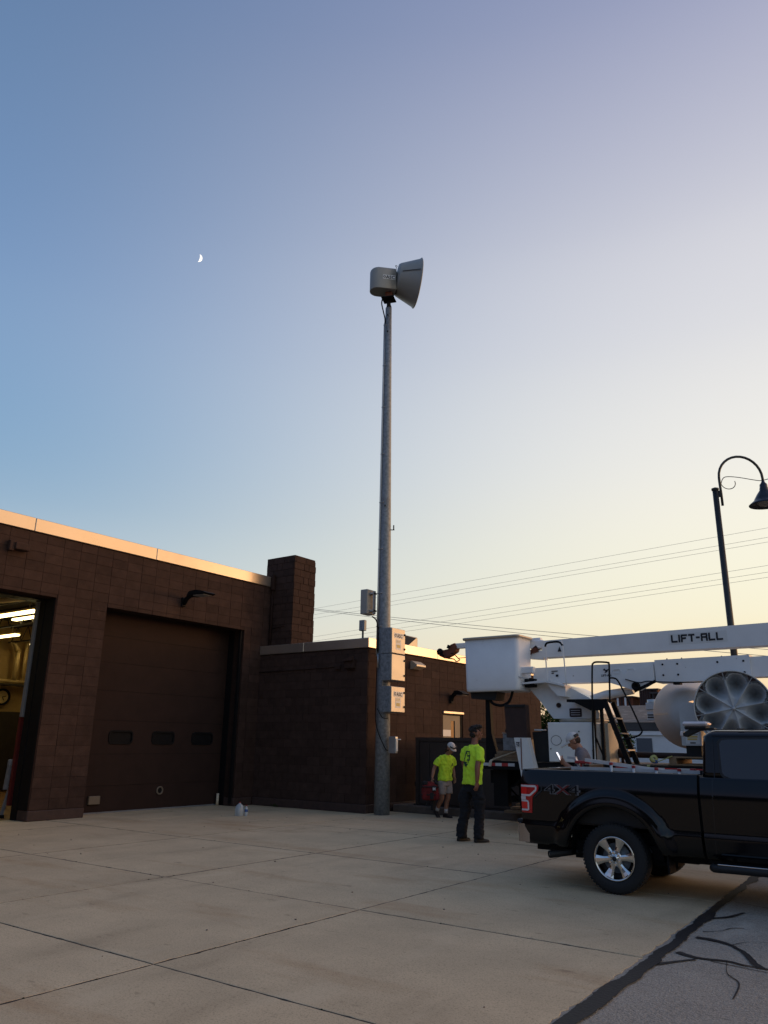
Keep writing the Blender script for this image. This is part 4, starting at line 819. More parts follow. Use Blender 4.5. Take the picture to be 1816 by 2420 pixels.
# LIFT-ALL lettering built from cells
FONT = {'L': ['1    ', '1    ', '1    ', '1    ', '11111'], 'I': ['1', '1', '1', '1', '1'], 'F': ['11111', '1    ', '1111 ', '1    ', '1    '], 'T': ['11111', '  1  ', '  1  ', '  1  ', '  1  '], '-': ['   ', '   ', '111', '   ', '   '], 'A': ['11111', '1   1', '11111', '1   1', '1   1']}
dc = BK(); dc.box((-4.02, 14.3965, 3.315), (-3.02, 14.399, 3.51)); dc = dc.build('decal', 'label', bt, label='pale decal with the black word LIFT-ALL')
x_ = -3.97; cw_, chh = .0215, .0265
for k, chr_ in enumerate('LIFT-ALL'):
    m = BK(); g_ = FONT[chr_]
    for j, row in enumerate(g_):
        i = 0
        while i < len(row):
            if row[i] == '1':
                i2 = i
                while i2 < len(row) and row[i2] == '1': i2 += 1
                m.box((x_+i*cw_-(.004 if i2-i == 1 else 0), 14.390, 3.352+(4-j)*chh-.003), (x_+i2*cw_+(.004 if i2-i == 1 else 0), 14.3962, 3.352+(5-j)*chh+.003)); i = i2
            else: i += 1
    m.build('letter', 'ink', dc); x_ += (len(g_[0])+1.0)*cw_
text('lettering', 'LIFT-ALL', .055, (-5.33, 14.415, 2.80), X, Z, 'ink', bt, bold=.001, label='small black LIFT-ALL mark on the lower boom')
m = BK(); m.prism([(0, 0), (.05, .02), (.09, .08), (.03, .06), (.0, .09), (-.03, .06), (.02, .04)], (-5.26, 14.412, 2.86), X, Z, Y*.004); m.build('emblem', 'ink', bt)
m = BK(); m.prism([(0, 0), (.08, 0), (.04, .10)], (-6.17, 14.39, 3.31), X, Z, Y*.005); m.build('emblem', 'ink', bt)
m = BK(); m.box((-6.33, 14.405, 2.93), (-6.20, 14.414, 2.945)); m.box((-6.33, 14.405, 2.89), (-6.28, 14.414, 2.91)); m.box((-6.24, 14.405, 2.83), (-6.19, 14.414, 2.87)); m.build('warning_print', 'ink', bt)
# turret
m = BK(); m.prism([(-6.60, 2.47), (-6.80, 2.70), (-6.36, 2.73), (-5.95, 2.63), (-5.80, 2.56), (-5.46, 2.375), (-5.33, 2.12), (-5.35, 2.03), (-6.24, 2.03), (-6.51, 2.37)], (0, 14.20, 0), X, Z, Y*.95); m.bevel(.02, 2); m.build('turret', 'white', bt)
m = BK(); m.prism([(-6.74, 2.67), (-6.74, 2.70), (-6.25, 2.735), (-5.87, 2.635), (-5.87, 2.60), (-6.25, 2.69)], (0, 13.93, 0), X, Z, Y*.30); m.build('turret_ledge', 'white', bt)
m = BK(); m.prism([(-6.27, 2.68), (-6.05, 2.44), (-5.89, 2.42), (-5.88, 2.60)], (0, 14.0, 0), X, Z, Y*.198); m.build('gusset', 'white', bt)
m = BK(); ring_frame(m, (-5.79, 14.198, 2.135), X, Z, .24, .16, .02, .01, -.002, .004); m.prism(rrect(.22, .14, .02), (-5.79, 14.199, 2.135), X, Z, -Y*.003); m.build('window_slot', 'rustbrown', bt)
m = BK()
for k in range(3): m.box((-5.88, 14.188, 2.09+k*.04), (-5.70, 14.194, 2.10+k*.04))
m.build('slot_hose', 'refl_white', bt)
m = BK(); m.lathe([(.045, 0), (.045, .03), (.03, .035), (.03, .01), (.001, .01)], (-6.115, 14.20, 2.275), -Y, 18); m.build('pin', 'rustbrown', bt)
m = BK(); m.lathe([(.01, 1.955), (.42, 1.955), (.46, 1.99), (.46, 2.01), (.40, 2.028), (.01, 2.03)], (-5.76, 14.5, 0), Z, 40); m.build('turntable', 'cab_grey', bt)
m = BK(); m.box((-6.20, 13.82, 1.25), (-5.31, 14.62, 1.95), .012); m.build('pedestal_box', 'white', bt)
m = BK(); m.tube([(-5.93, 13.817, 1.62)]+[(-6.04+.10*math.cos(a), 13.817, 1.63+.085*math.sin(a)) for a in [k*PI/12 for k in range(2, 25)]], .004, 4); m.build('scuff', 'ink', bt)
for a_, b_ in ((-6.16, 1.47), (-5.36, 1.45), (-5.60, 1.78)): m = BK(); m.box((a_, 13.80, b_), (a_+.018, 13.819, b_+.018)); m.build('rivet', 'ink', bt)
m = BK(); m.box((-5.305, 14.12, 1.25), (-5.16, 14.62, 1.94), .008); yb = m.build('warm_lit_box_side', 'cream', bt)  # cream colour stands in for warm light on the pedestal box's right face
m = BK()
for k in range(8): m.box((-5.27, 14.112, 1.35+k*.06), (-5.22, 14.118, 1.37+k*.06))
m.build('slots', 'rustbrown', bt)
m = BK(); m.tube(sm([(-6.245, 14.0, 2.70), (-6.25, 14.0, 3.36), (-6.22, 14.0, 3.43), (-6.1, 14.0, 3.45), (-5.97, 14.0, 3.44), (-5.90, 14.0, 3.38), (-5.86, 14.0, 2.64)]), .013, 8); m.build('grab_rail', 'white', bt)
m = BK(); m.tube(sm([(-6.255, 14.0, 3.37), (-6.22, 14.0, 3.435), (-6.1, 14.0, 3.452), (-5.96, 14.0, 3.442), (-5.895, 14.0, 3.37)]), .02, 8); m.build('rail_grip', 'black', bt)
# black ladder and platform
m = BK(); m.prism([(-5.79, 2.36), (-5.02, 2.35), (-5.02, 2.22), (-5.19, 2.155), (-5.34, 2.155), (-5.64, 2.30), (-5.79, 2.31)], (0, 13.80, 0), X, Z, Y*.03); m.box((-5.79, 13.832, 2.32), (-5.02, 14.3, 2.352)); m.build('step_platform', 'black', bt)
m = BK()
m.tube(sm([(-5.345, 13.80, 1.235), (-5.30, 13.80, 2.3), (-5.262, 13.80, 2.9), (-5.24, 13.80, 2.985), (-5.18, 13.80, 3.01), (-5.02, 13.80, 3.0), (-4.96, 13.80, 2.985), (-4.943, 13.80, 2.92), (-4.975, 13.80, 2.28)]), .017, 8)
m.tube(sm([(-4.955, 13.80, 2.715), (-4.87, 13.80, 2.71), (-4.79, 13.80, 2.64), (-4.62, 13.80, 2.26), (-4.46, 13.80, 1.86), (-4.445, 13.80, 1.79), (-4.50, 13.80, 1.73), (-4.62, 13.80, 1.69), (-4.84, 13.80, 1.64)]), .015, 8)
m.build('hand_rail', 'black', bt)
m = BK(); m.bar((-5.335, 13.86, 1.235), (-5.295, 13.86, 2.32), .05, .05); m.bar((-5.165, 13.86, 1.235), (-5.16, 13.86, 2.2), .055, .05); m.bar((-5.31, 13.86, 1.72), (-5.17, 13.86, 1.35), .025, .025); m.build('platform_leg', 'black', bt)
for y_ in (13.80, 14.22): m = BK(); s_ = y_/13.8; m.bar((-5.07*1, y_, 2.31), (-4.70, y_, 1.237), .05, .085, (1, 0, .4)); m.build('stringer', 'black', bt)
for z_ in (2.02, 1.76, 1.48): x_ = -4.70-(z_-1.237)*.345; m = BK(); m.box((x_-.05, 13.82, z_-.012), (x_+.07, 14.2, z_+.012)); m.build('rung', 'galv_box', bt)
# outrigger leg, brown guard plate, bin, battery box
m = BK(); m.prism([(-6.80, 1.67), (-6.53, 1.67), (-6.36, .95), (-6.22, .3), (-6.44, .3), (-6.66, .93)], (0, 13.62, 0), X, Z, Y*.16); m.bevel(.01, 1); m.build('outrigger_leg', 'white', bt)
m = BK(); m.box((-6.66, 13.608, 1.10), (-6.645, 13.618, 1.66)); m.build('leg_rust', 'rust', bt)
m = BK(); m.box((-6.76, 13.612, 1.50), (-6.65, 13.618, 1.60)); m.build('leg_decal', 'refl_white', bt); m = BK(); m.bar((-6.75, 13.606, 1.58), (-6.68, 13.606, 1.585), .006, .012); m.bar((-6.70, 13.606, 1.58), (-6.69, 13.606, 1.53), .006, .012, (1, 0, 0)); m.bar((-6.74, 13.606, 1.555), (-6.70, 13.606, 1.52), .006, .01, (1, 0, 0)); m.build('decal_print', 'ink', bt)
m = BK(); m.box((-6.5, 13.5, 0), (-6.1, 13.9, .04)); m.box((-6.38, 13.66, .04), (-6.30, 13.74, .3)); m.build('outrigger_pad', 'black', bt)
m = BK(); m.prism([(-7.0, 2.27), (-6.56, 2.27), (-6.54, 1.66), (-6.97, 1.67)], (0, 13.66, 0), X, Z, Y*.15); m.bevel(.012, 2); m.build('guard_plate', 'rustbrown', bt)
m = BK(); m.box((-6.985, 13.64, 2.225), (-6.565, 13.659, 2.275), .006); m.build('plate_rim', 'bagblack', bt)
m = BK(); m.prism([(-6.55, 1.78), (-6.18, 1.79), (-6.14, 1.70), (-6.20, 1.24), (-6.50, 1.24)], (0, 13.90, 0), X, Z, Y*.3); m.bevel(.02, 2); tag(m.build('tool_bin', 'bagblack', None), 'black plastic bin on the truck deck left of the white pedestal box', 'bin')
m = BK(); m.box((-6.53, 13.93, 1.80), (-6.35, 14.1, 1.83), .006); tag(m.build('clipboard', 'label', None), 'small white pad lying on top of the black deck bin', 'pad')
t_ = thing('battery_box', 'grey blue metal box standing on boards at the rear of the truck deck', 'box', (-7.07, 14.2, 1.4))
m = BK(); m.box((-7.24, 14.02, 1.43), (-6.87, 14.4, 1.745), .012); m.build('body', 'galv', t_)
m = BK(); m.box((-7.25, 14.01, 1.748), (-6.86, 14.41, 1.765), .004); m.build('lid', 'cab_grey', t_)
m = BK(); m.ball((-7.22, 14.2, 1.80), .05, 10, 8); m.ball((-7.05, 14.2, 1.83), .09, 12, 8, (1, 1, .6)); tag(m.build('coiled_hose', 'rubber', None), 'dark coiled hose heaped on the grey blue deck box', 'hose')
t_ = thing('timber_stack', 'short stack of timber boards under the grey blue box on the deck', 'timber', (-7.0, 14.2, 1.24))
for k in range(3): m = BK(); m.box((-7.45+.03*k, 14.0+.02*k, 1.247+k*.06), (-6.75-.02*k, 14.4, 1.303+k*.06)); m.build('board', 'wood', t_)
m = BK(); m.rings([[(-7.44, 13.785, 1.14), (-7.38, 13.785, 1.14), (-7.38, 13.789, 1.14), (-7.44, 13.789, 1.14)], [(-7.42, 13.78, 1.235), (-7.36, 13.78, 1.235), (-7.36, 13.79, 1.24), (-7.42, 13.79, 1.24)], [(-7.40, 13.80, 1.25), (-7.36, 13.84, 1.25), (-7.36, 13.84, 1.262), (-7.40, 13.80, 1.262)], [(-6.96, 14.0, 1.425), (-6.92, 14.03, 1.425), (-6.92, 14.03, 1.432), (-6.96, 14.0, 1.432)]], True, False); tag(m.build('webbing_strap', 'cream', None), 'pale webbing strap hooked over the rear deck edge', 'strap')
# planks and drum stowed under the deck
pk = thing('plank_pile', 'yellowish planks lying on the kerb under the truck deck', 'planks', (-7.3, 15.6, .17))
for k, (a, b) in enumerate([((-8.0, 15.55, .20), (-6.6, 15.75, .22)), ((-7.9, 15.65, .27), (-6.5, 15.8, .32)), ((-7.7, 15.5, .35), (-6.4, 15.6, .42))]): m = BK(); m.bar(a, b, .22, .05); m.build('plank', 'wood', pk)
# deck cargo
cg = thing('steel_pipe', 'rusty brown capped pipe lying along the truck deck', 'pipe', (-4.4, 14.6, 1.4))
m = BK(); m.tube([(-5.10, 14.62, 1.40), (-3.3, 14.62, 1.385)], .052, 16); m.build('tube', 'rustbrown', cg)
m = BK(); m.tube([(-5.16, 14.62, 1.42), (-5.05, 14.62, 1.41)], .085, 16); m.tube([(-5.1, 14.62, 1.24), (-5.1, 14.62, 1.35)], .03, 8); m.tube([(-3.4, 14.62, 1.24), (-3.4, 14.62, 1.34)], .03, 8); m.build('flange', 'rustbrown', cg)
pt = thing('pallet', 'wooden pallet on the truck deck under the dismounted siren', 'pallet', (-3.4, 14.5, 1.24))
for k in range(6): m = BK(); m.box((-4.10, 13.98+k*.17, 1.365), (-2.8, 14.10+k*.17, 1.388)); m.build('slat', 'wood', pt)
for x_ in (-4.08, -3.5, -2.95): m = BK(); m.box((x_, 13.98, 1.27), (x_+.12, 14.95, 1.363)); m.build('bearer', 'wood', pt)
for k in range(3): m = BK(); m.box((-4.10, 13.98+k*.42, 1.246), (-2.8, 14.10+k*.42, 1.268)); m.build('base_slat', 'wood', pt)
st = thing('ratchet_strap', 'rolled yellow green ratchet strap on the deck in front of the pallet', 'strap', (-4.25, 13.95, 1.25))
m = BK(); m.lathe([(.02, 0), (.062, 0), (.062, .07), (.02, .07)], (-4.33, 13.92, 1.335), V((.55, -.8, .25)), 20); m.build('roll', 'strap', st)
m = BK(); m.bar((-4.28, 13.95, 1.29), (-4.02, 13.97, 1.395), .06, .012); m.bar((-4.40, 13.88, 1.24), (-4.38, 13.785, 1.20), .05, .01); m.build('tail', 'strap', st)
m = BK(); m.box((-4.33, 13.86, 1.27), (-4.25, 13.92, 1.33), .01); m.build('ratchet', 'labelblue', st)
# siren B: lies on the pallet, horn facing away
sB = thing('dismounted_siren', 'grey siren with labelled round-topped housing, horn away from us, on the truck deck', 'siren', (-3.9, 14.6, 1.39))
oB = V((-3.93, 14.55, 2.02)); aB = V((-.40, .91, 0)).normalized()
m = BK(); m.lathe([(.20, -.05), (.36, .02), (.42, .10), (.62, .55), (.63, .58), (.60, .62), (.5, .5)], V((-3.78, 14.72, 2.14)), aB, 48); m.build('horn', 'siren_light', sB)
m = BK(); m.prism([(-.165, 0), (.165, 0), (.165, .56)]+[(.165*math.cos(a), .56+.165*math.sin(a)) for a in [k*PI/14 for k in range(1, 14)]]+[(-.165, .56)], (-3.735, 14.20, 1.57), X, Z, Y*.48); m.bevel(.02, 2); m.build('housing', 'siren_light', sB)
zc = 14.194
m = BK(); m.box((-3.83, zc, 1.60), (-3.60, zc+.004, 1.83)); m.build('warning_label', 'label', sB)
m = BK(); m.box((-3.82, zc-.004, 1.835), (-3.60, zc+.003, 1.93)); m.build('warning_label', 'labelblue', sB)
m = BK(); m.box((-3.80, zc-.003, 1.70), (-3.63, zc-.001, 1.735)); m.box((-3.80, zc-.003, 1.66), (-3.64, zc-.001, 1.69)); m.build('label_print', 'labelyel', sB)
m = BK(); m.box((-3.82, zc-.003, 1.80), (-3.61, zc-.001, 1.808)); m.box((-3.82, zc-.003, 1.775), (-3.64, zc-.001, 1.783)); m.box((-3.82, zc-.003, 1.75), (-3.62, zc-.001, 1.757)); m.box((-3.76, zc-.003, 1.605), (-3.67, zc-.001, 1.625)); m.build('label_print', 'ink', sB)
m = BK(); m.box((-3.85, 14.25, 1.389), (-3.60, 14.6, 1.57)); m.build('foot', 'bagblack', sB)
m = BK(); c0 = V((-3.78, 14.72, 2.14)); sB_ = aB.cross(Z); m.bar(c0+aB*.12-sB_*.425-Z*.02, c0+aB*.54-sB_*.615-Z*.02, .012, .03) ; m.bar(c0+aB*.12+sB_*.425, c0+aB*.54+sB_*.615, .012, .03); m.build('rivet_band', 'galv_box', sB)
# siren A: eight-lobed horn facing us
sA = thing('lobed_siren', 'large round grey siren mouth with eight horn lobes on the truck deck', 'siren', (-2.95, 14.2, 1.39))
fA = V((.20, -.98, 0)).normalized(); cA = V((-2.95, 13.95, 2.165)); uA = Z.cross(fA).normalized()
RA = .607; m = BK(); NR, NT = 34, 256; rs_ = []
for i in range(NR+1):
    r = RA*.985*i/NR if i else .001; row = []
    for k in range(NT):
        a = 2*PI*k/NT; s8 = 2*PI/8; rot = .20
        d_ = ((a-rot) % s8)-s8/2
        lx_, ly_ = r*math.cos(d_)/RA, r*math.sin(d_)/RA
        # funnel centred at .68 R in each sector; petal boundary = sector ridges and an outer arc
        edge = min((lx_*math.tan(s8/2)-abs(ly_)), .985-math.hypot(max(lx_-.60, 0)*1.0, 0)*1.0-.60 if 0 else 9)
        oc = 1-math.hypot((lx_-.60)/.385, ly_/.305) if lx_ > .60 else 9
        e = min(max(edge/.22, 0), max(oc, 0)*1.1 if oc < 9 else 9); e = min(e, 1)
        q = math.hypot((lx_-.70)*1.0, ly_); fun = max(0, 1-q/.42)
        dep = .035*math.sqrt(max(e, 0)) + .46*(fun**1.3)*min(1, e*2.2)
        if oc < 0: dep = .10
        row.append(cA+(uA*math.cos(a)+Z*math.sin(a))*r-fA*dep)
    rs_.append(row)
m.rings(rs_, False, True); 
lo = m.build('horn_lobes', 'lobe', sA, recalc=False)
m = BK(); m.lathe([(RA*.985, -.11), (RA*.985, .0), (RA*.99, .018), (RA*1.015, .018), (RA*1.02, 0), (RA*1.0, -.06), (.45, -.55), (.44, -.75), (.01, -.76)], cA, fA, 56); m.build('drum', 'siren_light', sA)
m = BK()
for k in range(8):
    a = .20+k*PI/4; m.bar(cA+fA*.002, cA+(uA*math.cos(a)+Z*math.sin(a))*RA*.975+fA*.004, .007, .012, fA)
m.lathe([(.03, .0), (.03, .02), (.001, .026)], cA, fA, 12); m.build('rib', 'lobe', sA)
m = BK()
for k in range(8):
    a = .20+k*PI/4; P_ = [(RA*.83, a), (RA*.965, a-.10), (RA*.975, a), (RA*.965, a+.10)]
    for sg_ in (-1, 1): m.face([cA+(uA*math.cos(a+sg_*.012)+Z*math.sin(a+sg_*.012))*RA*.84-fA*.002, cA+(uA*math.cos(a+sg_*.13)+Z*math.sin(a+sg_*.13))*RA*.975-fA*.002, cA+(uA*math.cos(a+sg_*.015)+Z*math.sin(a+sg_*.015))*RA*.978-fA*.002])
m.build('corner_gap', 'rustbrown', sA, recalc=False)
m = BK(); m.box((-3.2, 14.0, 1.389), (-2.7, 14.5, 1.66)); m.build('cradle', 'wood', sA)

# ================================================================ BLACK PICKUP (local frame: x forward, y away from us, z up)
TA = math.radians(1.0)
pu = thing('pickup_truck', 'black extended-cab pickup with 4X4 decal and open bed at the right edge', 'pickup', (-3.27, 8.905, 0), TA)
FRW = Matrix.Translation((-3.27, 8.905, 0)) @ Matrix.Rotation(TA, 4, 'Z')
FR = FRW @ Matrix.Diagonal((.93, 1, 1, 1))
PK = lambda: MB(FR)
LEN0, WID = -1.185, 1.80
def sstep(a, b, x): t = max(0, min(1, (x-a)/(b-a))); return t*t*(3-2*t)
ZP = [(.44, -.055), (.50, -.012), (.60, .004), (.655, .014), (.675, .000), (.72, .004), (.90, .012), (1.04, .017), (1.10, .012), (1.16, -.006), (1.22, -.026), (1.262, -.045)]
def prof(z):
    for (a, p), (b, q) in zip(ZP, ZP[1:]):
        if z <= b: return p+(q-p)*max(0, (z-a))/(b-a)
    return ZP[-1][1]
WC = [(-.02, .355), (3.26, .355)]
def side_n(s, z, wheel=True):
    n = prof(z)
    for wx, wz in WC:
        r = math.hypot((s-wx)*.95, z-wz)
        if z > .36: n += .050*sstep(.725, .655, r) + .012*sstep(.66, .56, r) - .012*sstep(.57, .545, r)
    if s < -1.02: n -= .035*((-1.02-s)/.165)**2
    return n
def panel(name, s0, s1, zt, sgn=0, z0=.44, ns=60, par=None, mt='paint', zb=None):
    """sgn 0 = near side, 1 = far side"""
    m = PK(); cols = []; nz = 26
    for i in range(ns+1):
        s = s0+(s1-s0)*i/ns; lo = z0
        for wx, wz in WC:
            d_ = abs(s-wx)
            if d_ < .57: lo = max(lo, wz+math.sqrt(.57**2-d_**2)*.956)
        col = []
        for j in range(nz+1):
            z = lo+(zt-lo)*j/nz; n = side_n(s, z); col.append((s, (-n if not sgn else WID+n), z))
        col = [(s, col[0][1]+(.09 if not sgn else -.09), lo)] + col + [(s, col[-1][1]+(.045 if not sgn else -.045), zt+.006)]
        cols.append([V(p) for p in col])
    m.rings(cols, False, True, closed=False); return m.build(name, mt, par or pu)
bed = panel('bed_side', LEN0, 1.0, 1.262); bed2 = panel('bed_side', LEN0, 1.0, 1.262, 1)
cab = panel('cab_side', 1.030, 2.93, 1.24); panel('cab_side', 1.030, 2.93, 1.24, 1)
panel('front_fender', 2.95, 4.12, 1.16, ns=40); panel('front_fender', 2.95, 4.12, 1.16, 1, ns=40)
# rails, bed tub, tailgate
m = PK(); m.box((LEN0+.03, .048, 1.255), (1.0, .13, 1.266), .004); m.box((LEN0+.03, WID-.13, 1.255), (1.0, WID-.048, 1.266), .004); m.box((LEN0+.03, .13, 1.25), (LEN0+.12, WID-.13, 1.264), .004); m.build('bed_rail_cap', 'trim', pu)
m = PK(); m.box((LEN0+.1, .10, .70), (1.0, .135, 1.255)); m.box((LEN0+.1, WID-.135, .70), (1.0, WID-.10, 1.255)); m.box((LEN0+.1, .13, .68), (1.0, WID-.13, .72)); m.box((.97, .13, .7), (1.01, WID-.13, 1.25)); m.build('bed_liner', 'trim', pu)
tg = PK(); tg.rings([[V((LEN0-.0+o, y_, z)) for z, o in ((.62, .02), (.70, -.01), (.95, -.015), (1.12, -.02), (1.20, -.03), (1.25, -.02), (1.268, .02), (1.262, .08))] for y_ in (.12, .3, 1.5, WID-.12)], False, True, closed=False); tg = tg.build('tailgate', 'paint', pu)
m = PK(); m.box((LEN0-.035, .55, 1.0), (LEN0-.01, 1.25, 1.07), .008); m.build('tailgate_handle', 'trim', tg)
m = PK(); m.lathe([(.09, 0), (.09, .012), (.001, .014)], (LEN0-.015, .9, .90), (-1, 0, 0), 20); m.build('badge', 'chrome', tg)
# tail lamps (wrap the corner)
TL = [(-1.182, 1.095), (-.93, 1.095), (-.93, 1.04), (-1.015, .955), (-1.03, .775), (-1.182, .785)]
for sg in (0, 1):
    yb_ = (lambda n: -n) if not sg else (lambda n: WID+n)
    m = PK(); zs = [.78+.315*k/14 for k in range(15)]; cols = []
    for z in zs:
        fr = -1.03+(.015*(z-.78)/.18 if z < .958 else .015+min(.085, (z-.958)/.082*.085)); row = []
        for k in range(9):
            s = LEN0+.004+(fr-LEN0)*k/8; row.append(V((s, yb_(side_n(s, z)+.007), z)))
        row = [V((LEN0-.02, yb_(side_n(LEN0, z)-.16), z)), V((LEN0-.025, yb_(side_n(LEN0, z)-.05), z))]+row; cols.append(row)
    m.rings(cols, False, True, closed=False); tl = m.build('tail_lamp', 'reddark', pu)
    def strip(pts, wd_, mt, off=.012, nm='light_guide'):
        m = PK()
        for (a, b) in zip(pts, pts[1:]):
            n = 6
            for k in range(n):
                p = [a[0]+(b[0]-a[0])*(k+q)/n for q in (0, 1)]; z = [a[1]+(b[1]-a[1])*(k+q)/n for q in (0, 1)]
                dx, dz_ = b[0]-a[0], b[1]-a[1]; l = math.hypot(dx, dz_); nx, nz_ = -dz_/l*wd_/2, dx/l*wd_/2
                m.face([(p[0]+nx, yb_(side_n(p[0], z[0])+off), z[0]+nz_), (p[0]-nx, yb_(side_n(p[0], z[0])+off), z[0]-nz_), (p[1]-nx, yb_(side_n(p[1], z[1])+off), z[1]-nz_), (p[1]+nx, yb_(side_n(p[1], z[1])+off), z[1]+nz_)])
        return m.build(nm, mt, tl, recalc=False)
    def patch(x0, x1, z0, z1, mt, nm, off=.010):
        m = PK(); m.rings([[V((x0+(x1-x0)*k/5, yb_(side_n(x0+(x1-x0)*k/5, z)+off), z)) for k in range(6)] for z in (z0, z1)], False, False, closed=False); m.build(nm, mt, tl, recalc=False)
    strip([(-1.178, 1.078), (-.962, 1.078), (-.958, 1.040), (-1.045, .975), (-1.178, .975)], .022, 'clearlens')
    strip([(-1.178, .912), (-1.085, .912), (-1.072, .90), (-1.075, .812), (-1.178, .812)], .020, 'clearlens')
    patch(-1.176, -1.09, .985, 1.064, 'redlens', 'brake_lens'); patch(-1.088, -.985, .99, 1.064, 'reddark', 'brake_lens', .0105); patch(-1.176, -1.088, .825, .900, 'redlens', 'turn_lens'); patch(-1.180, -1.105, .924, .962, 'clearlens', 'reverse_lens', .014)
m = PK()
m.bar((-.885, -.020, 1.085), (-.885, -.024, 1.03), .003, .022, (1, 0, 0)); m.bar((-.89, -.024, 1.03), (-.985, -.02, .955), .003, .018, (1, 0, 1)); m.build('lamp_trim', 'trim', pu)
# 4X4 decal
t0 = text('decal', '4X4', .145, FR @ V((-.845, -.0195, 1.005)), FR.to_3x3() @ X, FR.to_3x3() @ V((0, .03, 1)), 'decal', pu, bold=.006, sx=1.75, label='grey outlined 4X4 decal with a red X')
text('decal_fill', '4', .145, FR @ V((-.845, -.0225, 1.005)), FR.to_3x3() @ X, FR.to_3x3() @ V((0, .03, 1)), 'black', t0, bold=-.001, sx=1.75)
text('decal_cross', 'X', .145, FR @ V((-.845+.150, -.0225, 1.005)), FR.to_3x3() @ X, FR.to_3x3() @ V((0, .03, 1)), 'reddull', t0, bold=.000, sx=1.75)
text('decal_fill', '4', .145, FR @ V((-.845+.318, -.0225, 1.005)), FR.to_3x3() @ X, FR.to_3x3() @ V((0, .03, 1)), 'black', t0, bold=-.001, sx=1.75)
# bumper, underside, exhaust, steps
m = PK(); m.rings([[V((LEN0-.09-o, y_, z)) for z, o in ((.455, -.03), (.48, .0), (.56, .015), (.635, .01), (.655, -.01))]+[V((LEN0+.05, y_, .655)), V((LEN0+.05, y_, .455))] for y_, in ((.10,), (.3,), (1.5,), (1.7,))], True, True)
m.rings([[V((x_, y_+.0, z)) for z in (.455, .655)] for x_, y_ in ((LEN0-.085, .10), (LEN0-.06, .035), (LEN0-.0, .012), (LEN0+.10, .010))], False, True, closed=False); m.build('rear_bumper', 'bumper', pu)
m = PK(); m.box((LEN0-.088, .05, .662), (LEN0+.08, WID-.05, .70), .01); m.build('bumper_step', 'trim', pu)
m = PK(); m.box((-1.1, .25, .36), (4.0, .45, .50)); m.box((-1.1, WID-.45, .36), (4.0, WID-.25, .50)); m.box((1.03, .10, .40), (2.9, WID-.1, .46)); m.box((-.62, .32, .3), (.62, .6, .62)); m.lathe([(.09, -.6), (.09, -.1), (.17, 0), (.09, .1), (.09, .6)], (-.02, .9, .355), Y, 16, True); m.box((.3, .3, .34), (.9, 1.5, .52), .05); m.build('underbody', 'black', pu)
for wx, wz in WC:
    for y0, y1 in ((.10, .62), (WID-.62, WID-.10)):
        m = PK(); m.rings([[V((wx+.56*math.cos(a), y_, wz+.56*math.sin(a))) for a in [PI*k/18 for k in range(19)]] for y_ in (y0, y1)], False, True, closed=False); m.face([(wx+.56*math.cos(a), y1 if y0 < .5 else y0, wz+.56*math.sin(a)) for a in [PI*k/18 for k in range(19)]]); m.build('wheel_well', 'black', pu)
m = PK(); m.tube(sm([(-.86, .10, .335), (-.72, .20, .355), (-.55, .30, .38), (-.2, .4, .42)]), .042, 16, False); m.lathe([(.036, .02), (.042, -.0)], (-.86, .10, .335), (-1, -.9, -.1), 16); m.lathe([(.036, -.03), (.001, -.03)], (-.86, .10, .335), (-1, -.9, -.1), 16); m.build('exhaust_pipe', 'trim', pu)
m = PK(); m.tube(sm([(1.09, -.005, .37), (1.15, -.05, .372), (1.4, -.06, .375), (3.0, -.06, .385), (3.06, -.0, .385)]), .040, 14); m.tube([(1.3, 0, .37), (1.3, .25, .42)], .02, 8); m.tube([(2.6, 0, .37), (2.6, .25, .42)], .02, 8); m.build('side_step', 'trim', pu)
m = PK(); m.box((1.16, -.085, .408), (2.98, -.035, .418), .003); m.build('step_trim', 'chrome', pu)
m = PK(); m.box((.58, .06, .26), (.60, .30, .50)); m.build('mud_flap', 'black', pu)
m = PK(); m.tube([(.18, .25, .62), (.34, .25, .42)], .03, 8); m.build('shock_absorber', 'galv', pu)
# body crease / door seams on the cab
m = PK()
for s_ in (1.165, 1.93): m.rings([[V((s_+dx-.10*sstep(.5, 1.24, 1.24-z)*0-.055*(1-min(1, z/1.2)), -side_n(s_, min(z, 1.24))-.0015, z)) for z in [.50+.74*k/12 for k in range(13)]] for dx in (0, .011)], False, False, closed=False)
m.build('door_seam', 'black_gloss', cab, recalc=False)
m = PK(); m.box((2.05, -.05, 1.0), (2.22, -.015, 1.04), .01); m.build('door_handle', 'paint', pu)
# cab greenhouse
def gh(s, z):  # lean inwards with height
    t = (z-1.24)/.50; return .012+.13*t+.10*max(0, t-.75)**2*6
secs = []
RN = [(1.24, 0), (1.30, 0), (1.45, 0), (1.60, 0), (1.66, 0), (1.70, .03), (1.725, .09), (1.735, .2)]
def ghx(z, end):  # rear / front outline
    t = (z-1.24)/.50
    return 1.045+.035*t+.09*max(0, t-.8)**1.6*6 if end == 0 else 2.95-.95*t
m = PK(); rs_ = []
for z, inn in RN:
    y0 = .045+gh(0, min(z, 1.70))*.75+inn; y1 = WID-y0; x0, x1 = ghx(z, 0)+inn*.5, ghx(z, 1)-inn*.5; rr_ = .07
    ring = []
    for cx_, cy2, a0 in ((x1-rr_, y1-rr_, 0), (x0+rr_, y1-rr_, 90), (x0+rr_, y0+rr_, 180), (x1-rr_, y0+rr_, 270)):
        for k in range(6): a = math.radians(a0+90*k/5); ring.append(V((cx_+rr_*math.cos(a), cy2+rr_*math.sin(a), z)))
    rs_.append(ring)
m.rings(rs_, True, True); gho = m.build('cab_roof', 'paint', pu)
def ghy(z): return .045+gh(0, min(z, 1.70))*.75
